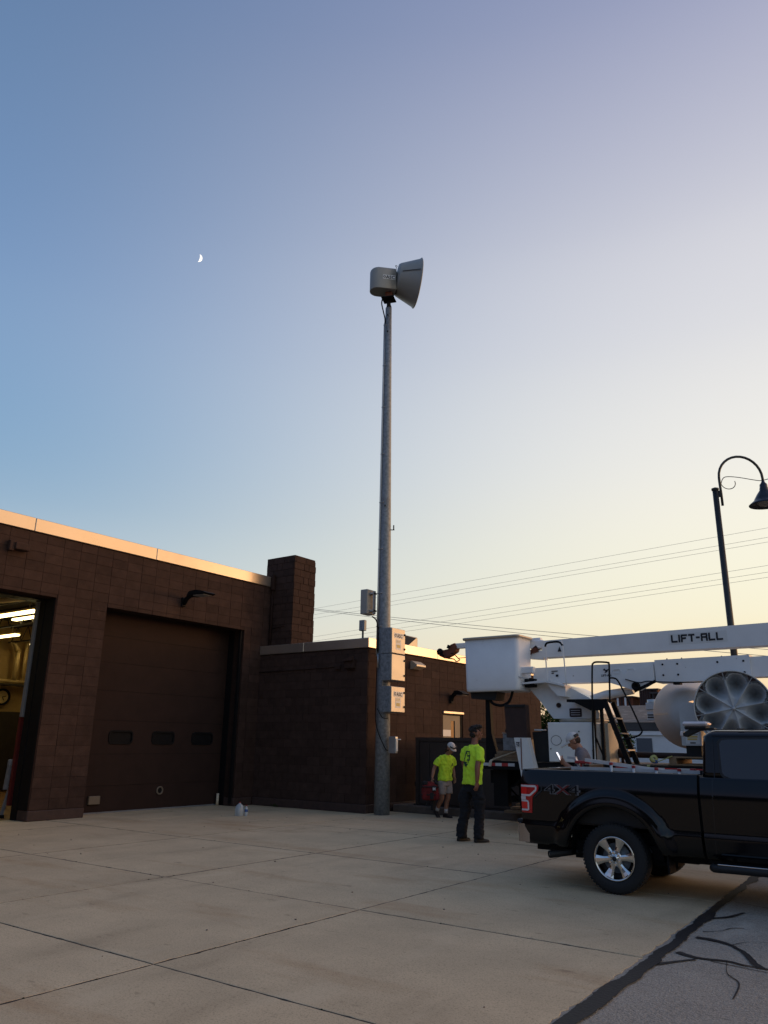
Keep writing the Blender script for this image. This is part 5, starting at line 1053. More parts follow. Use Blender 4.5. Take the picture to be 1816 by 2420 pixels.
def sidepoly(poly, off): return [V((s, ghy(z)-off, z)) for s, z in poly]
WNp = [(1.275, 1.30), (1.262, 1.585), (1.285, 1.618), (1.33, 1.63), (1.86, 1.64), (1.875, 1.61), (1.88, 1.25), (1.865, 1.228), (1.50, 1.222), (1.38, 1.235), (1.30, 1.265)]
def smpoly(P, n=3):
    Q = [V((p[0], p[1], 0)) for p in P]; o_ = []
    L_ = len(Q)
    for i in range(L_):
        a, b, c, d_ = Q[i-1], Q[i], Q[(i+1) % L_], Q[(i+2) % L_]
        for k in range(n):
            t = k/n; q = .5*((2*b)+(c-a)*t+(2*a-5*b+4*c-d_)*t*t+(3*b-a-3*c+d_)*t**3); o_.append((q.x, q.y))
    return o_
big = [(1.5+(s-1.5)*1.05 if 0 else s+(-.022 if s < 1.6 else .022), z+(-.018 if z < 1.4 else .018)) for s, z in WNp]
m = PK(); A = sidepoly(big, .002); B = sidepoly(big, .010); m.face(B); m.rings([A, B], False, False); m.build('window_seal', 'trim', pu)
m = PK(); m.face(sidepoly(WNp, .0125)); m.build('rear_quarter_window', 'glass', pu)
W2 = [(1.95, 1.235), (1.95, 1.62), (1.98, 1.645), (2.12, 1.65), (2.72, 1.30), (2.74, 1.24)]
m = PK(); m.face(sidepoly(W2, .0125)); m.build('front_door_window', 'glass', pu)
m = PK(); m.face([V((s, WID-p.y, p.z)) for s, p in [(q.x, q) for q in sidepoly(WNp, .0125)]]); m.face([V((q.x, WID-q.y, q.z)) for q in sidepoly(W2, .0125)]); m.build('far_window', 'glass', pu)
m = PK(); m.face([(ghx(z, 0)-.006, y_, z) for y_, z in ((.28, 1.30), (.30, 1.62), (1.50, 1.62), (1.52, 1.30))]); m.build('rear_window', 'glass', pu)
m = PK(); m.face([(ghx(z, 1)+.01, y_, z) for y_, z in ((.14, 1.25), (.24, 1.66), (1.56, 1.66), (1.66, 1.25))]); m.build('windscreen', 'glass', pu)
m = PK(); m.rings([[V((s, ghy(z)-.006, z)) for z in (1.24+.40*k/6 for k in range(7))] for s in (1.185, 1.193)], False, False, closed=False); m.build('door_seam', 'black_gloss', gho, recalc=False); m = PK(); m.rings([[V((s_, ghy(1.66)-.006, z)) for z in (1.662, 1.67)] for s_ in (1.185, 2.3)], False, False, closed=False); m.build('door_seam', 'black_gloss', gho, recalc=False)
m = PK(); m.bar((1.15, .235, 1.733), (2.2, .235, 1.737), .02, .008); m.build('roof_moulding', 'trim', pu); m = PK(); m.box((1.45, .22, 1.737), (1.52, .25, 1.745)); m.build('rack_cap', 'trim', pu)
m = PK(); m.rings([[V((x_, y_, z+.0)) for x_, z in ((2.93, 1.24), (3.3, 1.235), (3.8, 1.20), (4.1, 1.13), (4.2, 1.05), (4.2, .62), (4.14, .45))] for y_ in (.06, .3, 1.5, WID-.06)], False, True, closed=False); m.box((2.95, .1, .6), (4.1, WID-.1, 1.1)); m.build('hood_and_grille', 'paint', pu)
m = PK(); m.box((4.15, .0, .46), (4.30, WID, .66), .03); m.build('front_bumper', 'chrome', pu)
for y_ in (.05, WID-.35): m = PK(); m.box((4.12, y_, .85), (4.215, y_+.3, 1.06), .02); m.build('headlight', 'clearlens', pu)
m = PK(); m.box((2.72, -.26, 1.22), (2.80, -.02, 1.42), .03); m.bar((2.76, -.05, 1.24), (2.76, .08, 1.24), .04, .04); m.build('door_mirror', 'paint', pu)
# wheels
def wheel(cx_, yo, sgn):
    """yo outer face y, sgn -1 faces us"""
    ax = V((0, sgn, 0)); c = V((cx_, yo, .362)); R_ = .360
    m = MB(FRW); m.lathe([(.222, -.22), (.26, -.235), (.32, -.235), (.345, -.225), (.357, -.20), (.360, -.12), (.357, -.035), (.345, -.008), (.33, .0), (.29, .006), (.26, .002), (.235, -.008), (.226, -.02)], c, ax, 64)
    ty = m.build('wheel', 'rubber', pu)
    m = MB(FRW)
    for k in range(56):
        a = 2*PI*k/56; e = V((math.cos(a), 0, math.sin(a))); tn = V((-math.sin(a), 0, math.cos(a)))
        p = c+e*.349; m.bar(p-ax*.012, p-ax*.060+tn*.006, .022, .022, e); m.bar(p-ax*.085+tn*.01, p-ax*.145+tn*.01, .022, .022, e)
    m.build('tread', 'rubber', ty, kind='stuff')
    m = MB(FRW); m.lathe([(.226, -.02), (.228, -.004), (.218, -.002), (.208, -.012), (.205, -.03), (.198, -.14)], c, ax, 64); m.build('rim', 'chrome', ty)
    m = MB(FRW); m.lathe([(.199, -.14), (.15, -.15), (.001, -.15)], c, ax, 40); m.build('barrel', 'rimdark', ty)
    m = MB(FRW); m.lathe([(.155, -.11), (.155, -.10), (.001, -.10)], c, ax, 40); m.build('brake_disc', 'galv', ty)
    a0 = math.radians(8)
    for k in range(6):
        a = a0+k*PI/3; e = V((math.cos(a), 0, math.sin(a))); tn = V((-math.sin(a), 0, math.cos(a)))
        secs = []
        for r, w_, h_ in ((.05, .036, -.026), (.085, .030, -.030), (.12, .032, -.030), (.165, .044, -.022), (.200, .056, -.014), (.213, .060, -.012)):
            secs.append([c+e*r+tn*w_+ax*(h_-.018), c+e*r+tn*w_*.93+ax*(h_-.002), c+e*r+tn*w_*.35+ax*(h_+.006), c+e*r-tn*w_*.35+ax*(h_+.006), c+e*r-tn*w_*.93+ax*(h_-.002), c+e*r-tn*w_+ax*(h_-.018)])
        m = MB(FRW); m.rings(secs, True, False); m.build('spoke', 'chrome', ty)
    m = MB(FRW); m.lathe([(.082, -.05), (.080, -.028), (.060, -.022), (.036, -.020), (.034, -.012), (.001, -.010)], c, ax, 30); hb = m.build('hub', 'chrome', ty)
    for k in range(6):
        a = a0+PI/6+k*PI/3; m = MB(FRW); m.tube([c+V((math.cos(a)*.060, 0, math.sin(a)*.060))-ax*.03, c+V((math.cos(a)*.060, 0, math.sin(a)*.060))-ax*.006], .0125, 6); m.build('wheel_nut', 'chrome', ty)
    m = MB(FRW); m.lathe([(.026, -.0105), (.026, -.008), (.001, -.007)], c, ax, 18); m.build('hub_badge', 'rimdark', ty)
for wx in (-.02*.93, 3.26*.93): wheel(wx, .012, -1); wheel(wx, WID-.012, 1)
# things in the bed and on the roof
lb_ = thing('warning_light_bar', 'clear low warning light bar standing at the rear edge of the black cab roof', 'light bar', FR @ V((.95, .72, 1.74)), TA)
m = PK(); m.box((.74, .58, 1.778), (1.04, .80, 1.83), .02); m.build('lens', 'clearlens', lb_)
m = PK(); m.box((.76, .60, 1.745), (1.02, .78, 1.777), .01); m.prism([(.72, 1.69), (.84, 1.76), (1.10, 1.76), (1.12, 1.738), (.92, 1.73), (.76, 1.66)], (0, .62, 0), X, Z, Y*.14); m.build('mount', 'trim', lb_)
m = PK(); m.box((.70, .61, 1.665), (.735, .75, 1.72), .008); m.build('work_lamp', 'clearlens', lb_)
ld = thing('aluminium_ladder', 'aluminium ladder with red plastic feet lying in the pickup bed', 'ladder', FR @ V((.2, .4, 1.26)), TA)
m = PK(); m.bar((-.60, .28, 1.288), (.98, .28, 1.284), .022, .036); m.build('rail', 'alu', ld)
m = PK(); m.bar((-.42, .30, 1.385), (.66, .30, 1.275), .022, .038); m.build('rail', 'alu', ld)
for x_, z_ in ((-.065, 1.335), (.213, 1.308), (.487, 1.292), (.753, 1.288)):
    m = PK(); m.tube([(x_, .245, 1.18), (x_, .245, z_)], .017, 10); rg_ = m.build('rung_end', 'alu', ld)
    m = PK(); m.box((x_-.019, .226, z_), (x_+.019, .264, z_+.030), .004); m.build('red_foot', 'redpaint', rg_)
m = PK(); m.box((-.62, .44, 1.338), (-.42, .50, 1.372), .005); m.box((-.60, .46, 1.268), (-.46, .50, 1.29), .004); m.box((-.56, .47, 1.29), (-.54, .49, 1.34)); m.box((.86, .3, 1.29), (.92, .36, 1.32), .004); m.build('red_bracket', 'redpaint', ld)
m = PK(); m.bar((-.74, .52, 1.405), (-.62, .5, 1.40), .04, .03); m.bar((-.64, .5, 1.40), (-.57, .48, 1.30), .03, .03); m.bar((-.58, .50, 1.30), (-.50, .48, 1.34), .025, .02); m.build('hinge_arm', 'alu', ld)
m = PK(); m.box((-.66, .5, 1.255), (-.45, 1.0, 1.33), .01); m.box((-.2, .6, .74), (.8, 1.3, 1.22), .02); tag(m.build('tool_chest', 'trim', None), 'black tool chest inside the pickup bed behind the ladder', 'tool chest')

# ================================================================ PEOPLE
def fuse(mb, name, mt, parent, voxel=.008, smooth=4, fold=None, **kw):
    """weld overlapping closed shells into ONE continuous skin"""
    me = bpy.data.meshes.new('tmp'); bmesh.ops.recalc_face_normals(mb.bm, faces=mb.bm.faces[:]); mb.bm.to_mesh(me); mb.bm.free()
    o = bpy.data.objects.new('tmp', me); C.objects.link(o)
    r = o.modifiers.new('r', 'REMESH'); r.mode = 'VOXEL'; r.voxel_size = voxel; r.use_smooth_shade = True
    s = o.modifiers.new('s', 'SMOOTH'); s.factor = .5; s.iterations = smooth
    bpy.context.view_layer.update(); dg = bpy.context.evaluated_depsgraph_get()
    me2 = bpy.data.meshes.new_from_object(o.evaluated_get(dg)); bpy.data.objects.remove(o); bpy.data.meshes.remove(me)
    if fold:
        amp, fx, fz, sd_ = fold; ns_ = [v.normal.copy() for v in me2.vertices]
        for v, n in zip(me2.vertices, ns_):
            p = v.co; q = noise.noise(V((p.x*fx, p.y*fx, p.z*fz+sd_)))+.6*noise.noise(V((p.x*fx*2.1+p.z*9, p.y*fx*2.1, p.z*fz*2+sd_))); v.co = p+n*amp*q
    for p in me2.polygons: p.use_smooth = True
    me2.transform(wmat(parent).inverted()); me2.name = name; me2.materials.clear(); me2.materials.append(M[mt])
    o = bpy.data.objects.new(name, me2); C.objects.link(o); o.parent = parent; WM[o.name] = wmat(parent).copy(); tag(o, **kw); return o
def el(m, c, rx, ry, rz, R=None, seg=16, rings=12):
    c = V(c); R = R or Matrix.Identity(3); rs = []
    for j in range(rings+1):
        t = PI*(j+.02)/(rings+.04)
        rs.append([c+R @ V((rx*math.sin(t)*math.cos(k*2*PI/seg), ry*math.sin(t)*math.sin(k*2*PI/seg), -rz*math.cos(t))) for k in range(seg)])
    m.rings(rs, True)
def loft(m, rows, seg=20):
    """rows: (centre, rx, ry, yaw) from bottom to top"""
    rs = []
    for c, rx, ry, yw in rows:
        c = V(c); rs.append([c+V((rx*math.cos(a)*math.cos(yw)-ry*math.sin(a)*math.sin(yw), rx*math.cos(a)*math.sin(yw)+ry*math.sin(a)*math.cos(yw), 0)) for a in [k*2*PI/seg for k in range(seg)]])
    m.rings(rs, True)
def limb(m, pts, rad, n=5): P = sm(pts, n); k = len(P); R_ = [rad[min(int(i/(k-1)*(len(rad)-1)), len(rad)-2)]*(1-(i/(k-1)*(len(rad)-1)-min(int(i/(k-1)*(len(rad)-1)), len(rad)-2)))+rad[min(int(i/(k-1)*(len(rad)-1)), len(rad)-2)+1]*(i/(k-1)*(len(rad)-1)-min(int(i/(k-1)*(len(rad)-1)), len(rad)-2)) for i in range(k)]; m.tube(P, R_, 14)
def hand(m, w_, d_, palm_n, side, curl=.5, L_=.17):
    """w_ wrist, d_ pointing along the hand, palm_n where the palm faces, side +1/-1 = thumb side"""
    w_, d_, n = V(w_), V(d_).normalized(), V(palm_n).normalized(); t = n.cross(d_)*side
    m.rings([[w_+d_*a*L_+t*wd*math.cos(q)+n*.015*math.sin(q) for q in [k*PI/5 for k in range(10)]] for a, wd in ((-.12, .024), (.05, .028), (.25, .038), (.50, .040), (.56, .036))], True)
    for i, ln in enumerate((.42, .48, .45, .36)):
        b = w_+d_*L_*.48+t*(.030-.020*i); p = [b]; dd = d_.copy()
        for j in range(3): dd = (dd+n*curl*.8).normalized(); p.append(p[-1]+dd*L_*ln/3)
        m.tube(sm(p, 2), [.0095]*6+[.008], 8)
    b = w_+d_*L_*.10+t*.024; m.tube([b, b+(d_*.5+t*.6+n*.3).normalized()*L_*.24, b+(d_*.5+t*.6+n*.3).normalized()*L_*.24+(d_*.9+n*.5).normalized()*L_*.2], [.013, .011, .009], 8)
def head(m, c, f, u, s=1.0):
    """c centre of the skull; f nose direction; u crown direction"""
    f = V(f).normalized(); u = V(u); u = (u-f*u.dot(f)).normalized(); r = f.cross(u); R = Matrix((r, f, u)).transposed()
    at = lambda x, y, z: V(c)+R @ V((x*s, y*s, z*s))
    el(m, at(0, -.008, .018), .077*s, .096*s, .095*s, R); el(m, at(0, .022, -.045), .058*s, .066*s, .070*s, R); el(m, at(0, .060, -.088), .026*s, .024*s, .022*s, R)
    m.tube([at(0, .085, .01), at(0, .108, -.028), at(0, .092, -.036)], [.008*s, .013*s, .010*s], 8); el(m, at(0, .078, .022), .040*s, .014*s, .010*s, R); el(m, at(0, .086, -.062), .022*s, .010*s, .007*s, R)
    for q in (-1, 1): el(m, at(q*.078, -.008, -.018), .008*s, .018*s, .030*s, R); el(m, at(q*.04, .062, -.022), .018*s, .018*s, .016*s, R)
    return at, R
def person(label, loc, f):
    f = V(f).normalized(); t = thing('person', label, 'person', loc, math.atan2(f.y, f.x)-PI/2)
    return t, Matrix.Translation(V(loc)) @ Matrix.Rotation(math.atan2(f.y, f.x)-PI/2, 4, 'Z')
def eyes(at, t, F_):
    m = MB(F_)
    for q in (-1, 1): el(m, at(q*.031, .080, .002), .012, .007, .006)
    m.build('eyes', 'black', t)
def shoe(m, an, toe, h=.07, L_=.27, w_=.045, pitch=0.):
    an, d_ = V(an), V(toe).normalized(); sd = d_.cross(Z).normalized(); up = sd.cross(d_).normalized(); b = an-up*(an.z if pitch == 0 else .07)
    prof_ = [(-.075, .030, .060), (-.06, .036, .075), (0, .040, .085), (.06, .043, .068), (.13, .048, .050), (.175, .042, .042), (.20, .026, .030)]
    rs = []
    for a, w__, hh in prof_:
        c = b+d_*a*L_/.27; rs.append([c+sd*w__*x_+up*hh*z_ for x_, z_ in ((-.9, 0), (-1, .2), (-.92, .6), (-.5, 1), (.5, 1), (.92, .6), (1, .2), (.9, 0))])
    m.rings(rs, True)
# ---- worker standing with back turned
t, F_ = person('dark haired worker in hi-vis yellow shirt and dark trousers, back to us', (-6.78, 12.07, 0), (.36, .93, 0))
m = MB(F_)
loft(m, [((0, -.055, .82), .13, .10, 0), ((0, -.05, .95), .155, .105, 0), ((0, -.03, 1.12), .135, .095, 0), ((0, -.01, 1.35), .17, .105, 0), ((0, -.005, 1.48), .14, .08, 0), ((0, .0, 1.54), .06, .06, 0)])
m.tube([V((0, -.01, 1.48)), V((0, .015, 1.58)), V((0, .035, 1.68))], [.070, .058, .056], 14)
at, R = head(m, (.01, .045, 1.722), (.42, .95, .0), (0, 0, 1))
for q, E_, W_ in ((1, (.235, -.13, 1.19), (.235, -.15, .945)), (-1, (-.245, -.02, 1.18), (-.24, .17, .985))):
    limb(m, [(q*.16, -.015, 1.46), (q*.205, -.04, 1.40), E_, V(E_).lerp(V(W_), .5)+V((q*.005, 0, 0)), W_], [.055, .056, .046, .042, .029])
    d_ = (V(W_)-V(E_)).normalized(); hand(m, W_, (d_+V((-q*.05, -.05 if q > 0 else .15, -.1))), (-q, .2, 0), -q if q > 0 else -q, .45)
for q, K_, A_ in ((1, (.12, -.01, .50), (.13, -.055, .10)), (-1, (-.13, -.11, .50), (-.165, -.185, .10))): limb(m, [(q*.085, -.05, .86), V(K_)+V((0, -.01, .18)), K_, V(K_).lerp(V(A_), .6), A_], [.072, .060, .05, .045, .035])
fuse(m, 'body', 'skin2', t, .0075, 3); eyes(at, t, F_)
m = MB(F_)
loft(m, [((0, -.055, .895), .205, .142, 0), ((0, -.05, .98), .200, .138, 0), ((0, -.04, 1.12), .190, .132, 0), ((0, -.02, 1.30), .205, .140, 0), ((0, -.015, 1.42), .205, .128, 0), ((0, -.005, 1.49), .165, .098, 0), ((0, .0, 1.535), .085, .072, 0), ((0, .005, 1.545), .068, .062, 0)])
limb(m, [(.12, -.01, 1.455), (.20, -.035, 1.415), (.240, -.085, 1.265)], [.070, .074, .072]); limb(m, [(-.12, -.01, 1.455), (-.20, -.025, 1.415), (-.240, -.035, 1.265)], [.070, .074, .072])
sh = fuse(m, 'shirt', 'hivis', t, .008, 4, (.022, 8, 6, 3.3))
m = MB(F_)
loft(m, [((0, -.055, .78), .16, .115, 0), ((0, -.055, .90), .165, .115, 0), ((0, -.055, .96), .16, .11, 0)])
for q, K_, A_ in ((1, (.12, -.01, .50), (.132, -.06, .10)), (-1, (-.13, -.11, .50), (-.165, -.19, .10))): limb(m, [(q*.085, -.05, .86), V(K_)+V((0, -.01, .18)), K_, V(K_).lerp(V(A_), .6), V(A_)-V((0, -.005, .045))], [.108, .106, .090, .086, .092])
fuse(m, 'trousers', 'trousers', t, .009, 4, (.016, 8, 14, 1.1))
m = MB(F_); el(m, at(0, -.030, .050), .086, .094, .082, R); el(m, at(0, .035, .108), .068, .055, .040, R); el(m, at(0, -.055, -.01), .070, .055, .070, R); el(m, at(.045, .02, .115), .04, .045, .03, R); el(m, at(-.045, .0, .115), .04, .045, .03, R)
fuse(m, 'hair', 'hair', t, .007, 1, (.030, 20, 20, 2))
for A_, d_ in (((.13, -.055, .085), (.15, 1, 0)), ((-.165, -.185, .085), (-.1, 1, 0))):
    m = MB(F_); shoe(m, A_, d_); m.tube([V(A_)+V((0, -.01, -.02)), V(A_)+V((0, -.01, .05))], [.052, .052], 12); fuse(m, 'boot', 'boot', t, .008, 2)
# print on the back of the shirt
cb = V((-.030, -.155, 1.30)); u_ = V((1, -.10, 0)).normalized(); v_ = V((0, -.02, 1)).normalized()
def sheet_on(mb_pts, parent, name, mt, F2, push, body, nn=None):
    """project a small flat print on a garment so that it follows the cloth"""
    inv = wmat(parent).inverted(); me = parent.data
    from mathutils.bvhtree import BVHTree
    bv = BVHTree.FromPolygons([v.co for v in me.vertices], [p.vertices[:] for p in me.polygons])
    nd_ = (F2.to_3x3() @ V(push)).normalized(); loc_n = inv.to_3x3() @ nd_
    bm = bmesh.new()
    for poly in mb_pts:
        vs = []
        for p in poly:
            w_ = inv @ (F2 @ V(p)); h = bv.ray_cast(w_-loc_n*.25, loc_n, .6)
            q = h[0] if h[0] else w_; vs.append(bm.verts.new(q-loc_n*.004))
        bm.faces.new(vs)
    me2 = bpy.data.meshes.new(name); bm.to_mesh(me2); bm.free(); me2.materials.append(M[mt]); o = bpy.data.objects.new(name, me2); C.objects.link(o); o.parent = parent; WM[o.name] = wmat(parent).copy(); return o
def cells(poly, o_, u_, v_, st=.014):
    """fill a 2-D outline with little quads"""
    xs_ = [p[0] for p in poly]; ys_ = [p[1] for p in poly]; res = []
    def ins(x, y):
        c_ = False
        for (x1, y1), (x2, y2) in zip(poly, poly[1:]+poly[:1]):
            if (y1 > y) != (y2 > y) and x < (x2-x1)*(y-y1)/(y2-y1)+x1: c_ = not c_
        return c_
    x = min(xs_)
    while x < max(xs_):
        y = min(ys_)
        while y < max(ys_):
            if ins(x+st/2, y+st/2): res.append([V(o_)+V(u_)*a+V(v_)*b for a, b in ((x, y), (x+st, y), (x+st, y+st), (x, y+st))])
            y += st
        x += st
    return res
OUT = [(-.02, .125), (.085, .125), (.098, .0), (.07, -.08), (.01, -.135), (-.06, -.09), (-.085, -.06), (-.065, .02)]
sheet_on(cells(OUT, cb, u_, v_), sh, 'back_print', 'print_green', F_, (0, 1, 0), t)
TRI = [(-.055, -.045), (.055, -.045), (.02, .09), (.01, .09)]
sheet_on(cells(TRI, cb+V((0, 0, 0)), u_, v_), sh, 'print_triangle', 'hivis', F_, (0, 1, -.0), t).location = (0, 0, 0)
for k_, (ch_, z_) in enumerate((('S', .085), ('N', .015), ('S', -.055))):
    bits = {'S': ['111', '1  ', '111', '  1', '111'], 'N': ['1 1', '111', '111', '1 1', '1 1']}[ch_]; ps = []
    for j, row in enumerate(bits):
        for i, b_ in enumerate(row):
            if b_ == '1': o_ = cb+u_*(.035+i*.014)+v_*(z_+(4-j)*.0095-.02)+V((0, -.0, 0)); ps.append([o_, o_+u_*.014, o_+u_*.014+v_*.0095, o_+v_*.0095])
    q = sheet_on(ps, sh, 'print_letter', 'labelyel' if 0 else 'hivis', F_, (0, 1, 0), t)
    for v in q.data.vertices: v.co -= (wmat(sh).inverted().to_3x3() @ (F_.to_3x3() @ V((0, 1, 0))))*.004
for o_ in [o for o in sh.children if o.name.startswith('print_triangle')]:
    for v in o_.data.vertices: v.co -= (wmat(sh).inverted().to_3x3() @ (F_.to_3x3() @ V((0, 1, 0))))*.003
# ---- worker walking with the red tool bag
t, F_ = person('worker in hi-vis yellow shirt, beige shorts and white cap walking head down', (-9.35, 15.3, 0), (.93, -.37, 0))
m = MB(F_)
loft(m, [((0, .0, .70), .12, .09, 0), ((0, .01, .84), .145, .10, 0), ((0, .03, 1.0), .125, .09, 0), ((0, .055, 1.17), .16, .10, 0), ((0, .08, 1.27), .125, .075, 0), ((0, .10, 1.32), .055, .055, 0)])
m.tube([V((0, .08, 1.27)), V((0, .13, 1.34)), V((0, .19, 1.41))], [.062, .052, .052], 14)
HF = V((-.15, .80, -.58)); at, R = head(m, (-.0, .235, 1.455), HF, (0, .5, .85), .97)
for q, E_, W_ in ((1, (.26, -.03, 1.03), (.325, -.02, .83)), (-1, (-.235, .0, 1.03), (-.225, .06, .83))):
    limb(m, [(q*.15, .07, 1.25), (q*.19, .045, 1.20), E_, V(E_).lerp(V(W_), .5), W_], [.040, .040, .038, .036, .026])
    d_ = (V(W_)-V(E_)).normalized(); hand(m, W_, d_+V((0, 0, -.3)), (-q, .2, 0), -q, 1.0 if q > 0 else .4, .15)
for q, P_ in ((1, [(.09, .0, .78), (.085, .01, .44), (.08, -.10, .28), (.08, -.185, .15)]), (-1, [(-.09, .0, .78), (-.08, .02, .46), (-.08, -.05, .28), (-.08, -.07, .09)])): limb(m, P_, [.075, .052, .050, .034])
fuse(m, 'body', 'skin', t, .0075, 3); eyes(at, t, F_)
m = MB(F_)
loft(m, [((0, .0, .765), .180, .125, 0), ((0, .01, .84), .178, .125, 0), ((0, .03, .98), .165, .118, 0), ((0, .055, 1.12), .180, .122, 0), ((0, .065, 1.21), .18, .108, 0), ((0, .085, 1.275), .135, .082, 0), ((0, .10, 1.31), .075, .065, 0)])
for q, P_ in ((1, [(.12, .075, 1.24), (.185, .045, 1.20), (.235, .005, 1.085)]), (-1, [(-.12, .075, 1.24), (-.185, .05, 1.20), (-.23, .02, 1.085)])): limb(m, P_, [.064, .072, .070])
sh1 = fuse(m, 'shirt', 'hivis', t, .008, 4, (.022, 9, 7, 9.3))
m = MB(F_); loft(m, [((0, .0, .66), .155, .115, 0), ((0, .0, .80), .155, .112, 0)])
for q, P_ in ((1, [(.08, .0, .74), (.088, .01, .60), (.09, .01, .485)]), (-1, [(-.08, .0, .74), (-.085, .015, .60), (-.085, .02, .50)])): limb(m, P_, [.092, .094, .094])
fuse(m, 'shorts', 'shorts', t, .009, 3, (.010, 9, 7, 4))
for P_ in ([(.08, -.14, .23), (.08, -.175, .14)], [(-.08, -.062, .20), (-.08, -.07, .09)]): m = MB(F_); m.tube([V(p) for p in P_], [.042, .040], 14); m.build('sock', 'sock', t)
m = MB(F_); shoe(m, (.08, -.195, .13), (0, .72, -.62), pitch=1, L_=.25); fuse(m, 'shoe', 'shoe', t, .008, 2)
m = MB(F_); shoe(m, (-.08, -.075, .075), (-.1, 1, 0), L_=.26); fuse(m, 'shoe', 'shoe', t, .008, 2)
m = MB(F_); el(m, at(0, -.03, -.035), .074, .075, .085, R); el(m, at(.02, -.065, -.09), .055, .045, .07, R); fuse(m, 'hair', 'hairbrown', t, .008, 2, (.012, 26, 26, 5))
m = MB(F_); rs_ = []
for j in range(9): a = PI/2*j/8; rs_.append([at(math.cos(k*PI/12)*.090*math.cos(a), -.004+math.sin(k*PI/12)*.108*math.cos(a), .030+.098*math.sin(a)) for k in range(24)] if j < 8 else [at(math.cos(k*PI/12)*.002, math.sin(k*PI/12)*.002, .128) for k in range(24)])
m.rings(rs_, True); cp_ = m.build('cap', 'cap', t)
m = MB(F_); m.rings([[at(x_, .06+(.118 if 0 else .10)*math.sqrt(max(0, 1-(x_/.078)**2))*s_, .028+z_-.25*abs(x_)**1.5*s_-.012*s_) for x_ in [-.078+.156*k/12 for k in range(13)]] for s_, z_ in ((0, .006), (1, .006), (1, 0), (0, 0))], False, True, closed=False); m.build('cap_brim', 'cap', cp_)
m = MB(F_)
m.rings([[at(math.cos(a)*(.094+o_), -.004+math.sin(a)*(.112+o_), z_) for a in [math.radians(20+140*k/14) for k in range(15)]] for o_, z_ in ((.0, .055), (.006, .055), (.006, .082), (.0, .082))], False, True, closed=False); m.build('sunglasses', 'black_gloss', cp_)
sheet_on(cells([(-.02, -.03), (.0, .03), (.03, .03), (.01, .0), (.03, -.03)], V((-.08, .17, 1.10)), (-1, 0, 0), (0, 0, 1), .008), sh1, 'chest_print', 'print_green', F_, (0, -1, 0), t)
# tool bag in his right hand
hb_ = F_ @ V((.335, -.02, .77)); bag = thing('tool_bag', 'red and black tool bag hanging from the walking worker\'s hand', 'bag', hb_-Z*.4)
BF = Matrix.Translation(hb_) @ Matrix.Rotation(math.radians(35), 4, 'Z'); m = MB(BF)
def bg_(s_, z): return [V((a*s_-.04, b*s_, z)) for a, b in rrect(.36, .22, .07)]
m.rings([bg_(.85, -.40), bg_(1.0, -.36), bg_(1.05, -.25), bg_(.98, -.12), bg_(.7, -.05), bg_(.25, -.02)], True, True); m.build('body', 'bagred', bag)
for x_ in (-.16, .0, .12): m = MB(BF); m.box((x_-.045, -.135, -.38), (x_+.035, -.112, -.24), .01); m.build('pocket', 'bagblack' if x_ == 0 else 'bagred', bag)
for z_ in (-.30, -.14): m = MB(BF); m.box((-.225, -.125, z_), (.145, .125, z_+.025), .006); m.build('band', 'bagblack', bag)
m = MB(BF); m.box((-.20, -.10, -.10), (-.09, .10, -.015), .02); m.build('tool_pouch', 'bagblack', bag); m = MB(BF); m.box((.05, -.09, -.09), (.12, .09, -.02), .02); m.build('tool_pouch', 'bagblack', bag)
m = MB(BF); m.box((.0, -.142, -.22), (.09, -.105, -.10), .015); bp_ = m.build('front_panel', 'bagblack', bag)
text('lettering', 'M', .075, BF @ V((.012, -.146, -.19)), BF.to_3x3() @ X, Z, 'label', bp_, bold=.004)
m = MB(BF); m.tube(sm([(-.12, 0, -.10), (-.06, 0, .0), (.0, 0, .03), (.06, 0, .0), (.10, 0, -.10)]), .012, 8); m.build('handle', 'bagblack', bag)
m = MB(BF); m.bar((-.10, -.05, -.38), (-.12, -.05, -.52), .05, .03); m.build('dangling_strap', 'bagblack', bag); m = MB(BF); m.bar((.04, -.02, -.38), (.02, .0, -.60), .09, .05); m.build('dangling_pouch', 'bagblack', bag)
# ---- man with a phone between the two trucks
t, F_ = person('man in grey shirt and white cap looking at a phone behind the pickup bed', (-4.90, 12.2, 0), (-.93, -.36, 0))
m = MB(F_)
loft(m, [((0, -.03, .78), .14, .11, 0), ((0, -.03, .95), .16, .12, 0), ((0, -.02, 1.15), .15, .12, 0), ((0, .0, 1.32), .18, .12, 0), ((0, .01, 1.44), .14, .085, 0), ((0, .03, 1.50), .06, .06, 0)])
m.tube([V((0, .02, 1.44)), V((0, .06, 1.52)), V((0, .10, 1.58))], [.072, .064, .060], 14)
at, R = head(m, (0, .125, 1.612), (0, .86, -.50), (0, .4, .9), 1.04)
for q, E_, W_ in ((1, (.24, .08, 1.12), (.09, .29, 1.26)), (-1, (-.24, .06, 1.12), (-.10, .27, 1.27))):
    limb(m, [(q*.16, .01, 1.43), (q*.20, .015, 1.37), E_, V(E_).lerp(V(W_), .5), W_], [.05, .05, .042, .038, .028]); hand(m, W_, (-q*.35, .6, .75), (-q*.8, -.5, .3), q, .5)
for q in (1, -1): limb(m, [(q*.09, -.03, .85), (q*.10, .0, .48), (q*.11, -.03, .08)], [.085, .055, .042])
fuse(m, 'body', 'skin', t, .0075, 3); eyes(at, t, F_)
m = MB(F_)
loft(m, [((0, -.03, .88), .19, .14, 0), ((0, -.03, 1.0), .185, .14, 0), ((0, -.015, 1.16), .18, .138, 0), ((0, -.005, 1.32), .20, .138, 0), ((0, .0, 1.41), .19, .118, 0), ((0, .015, 1.48), .12, .092, 0), ((0, .035, 1.52), .074, .072, 0)])
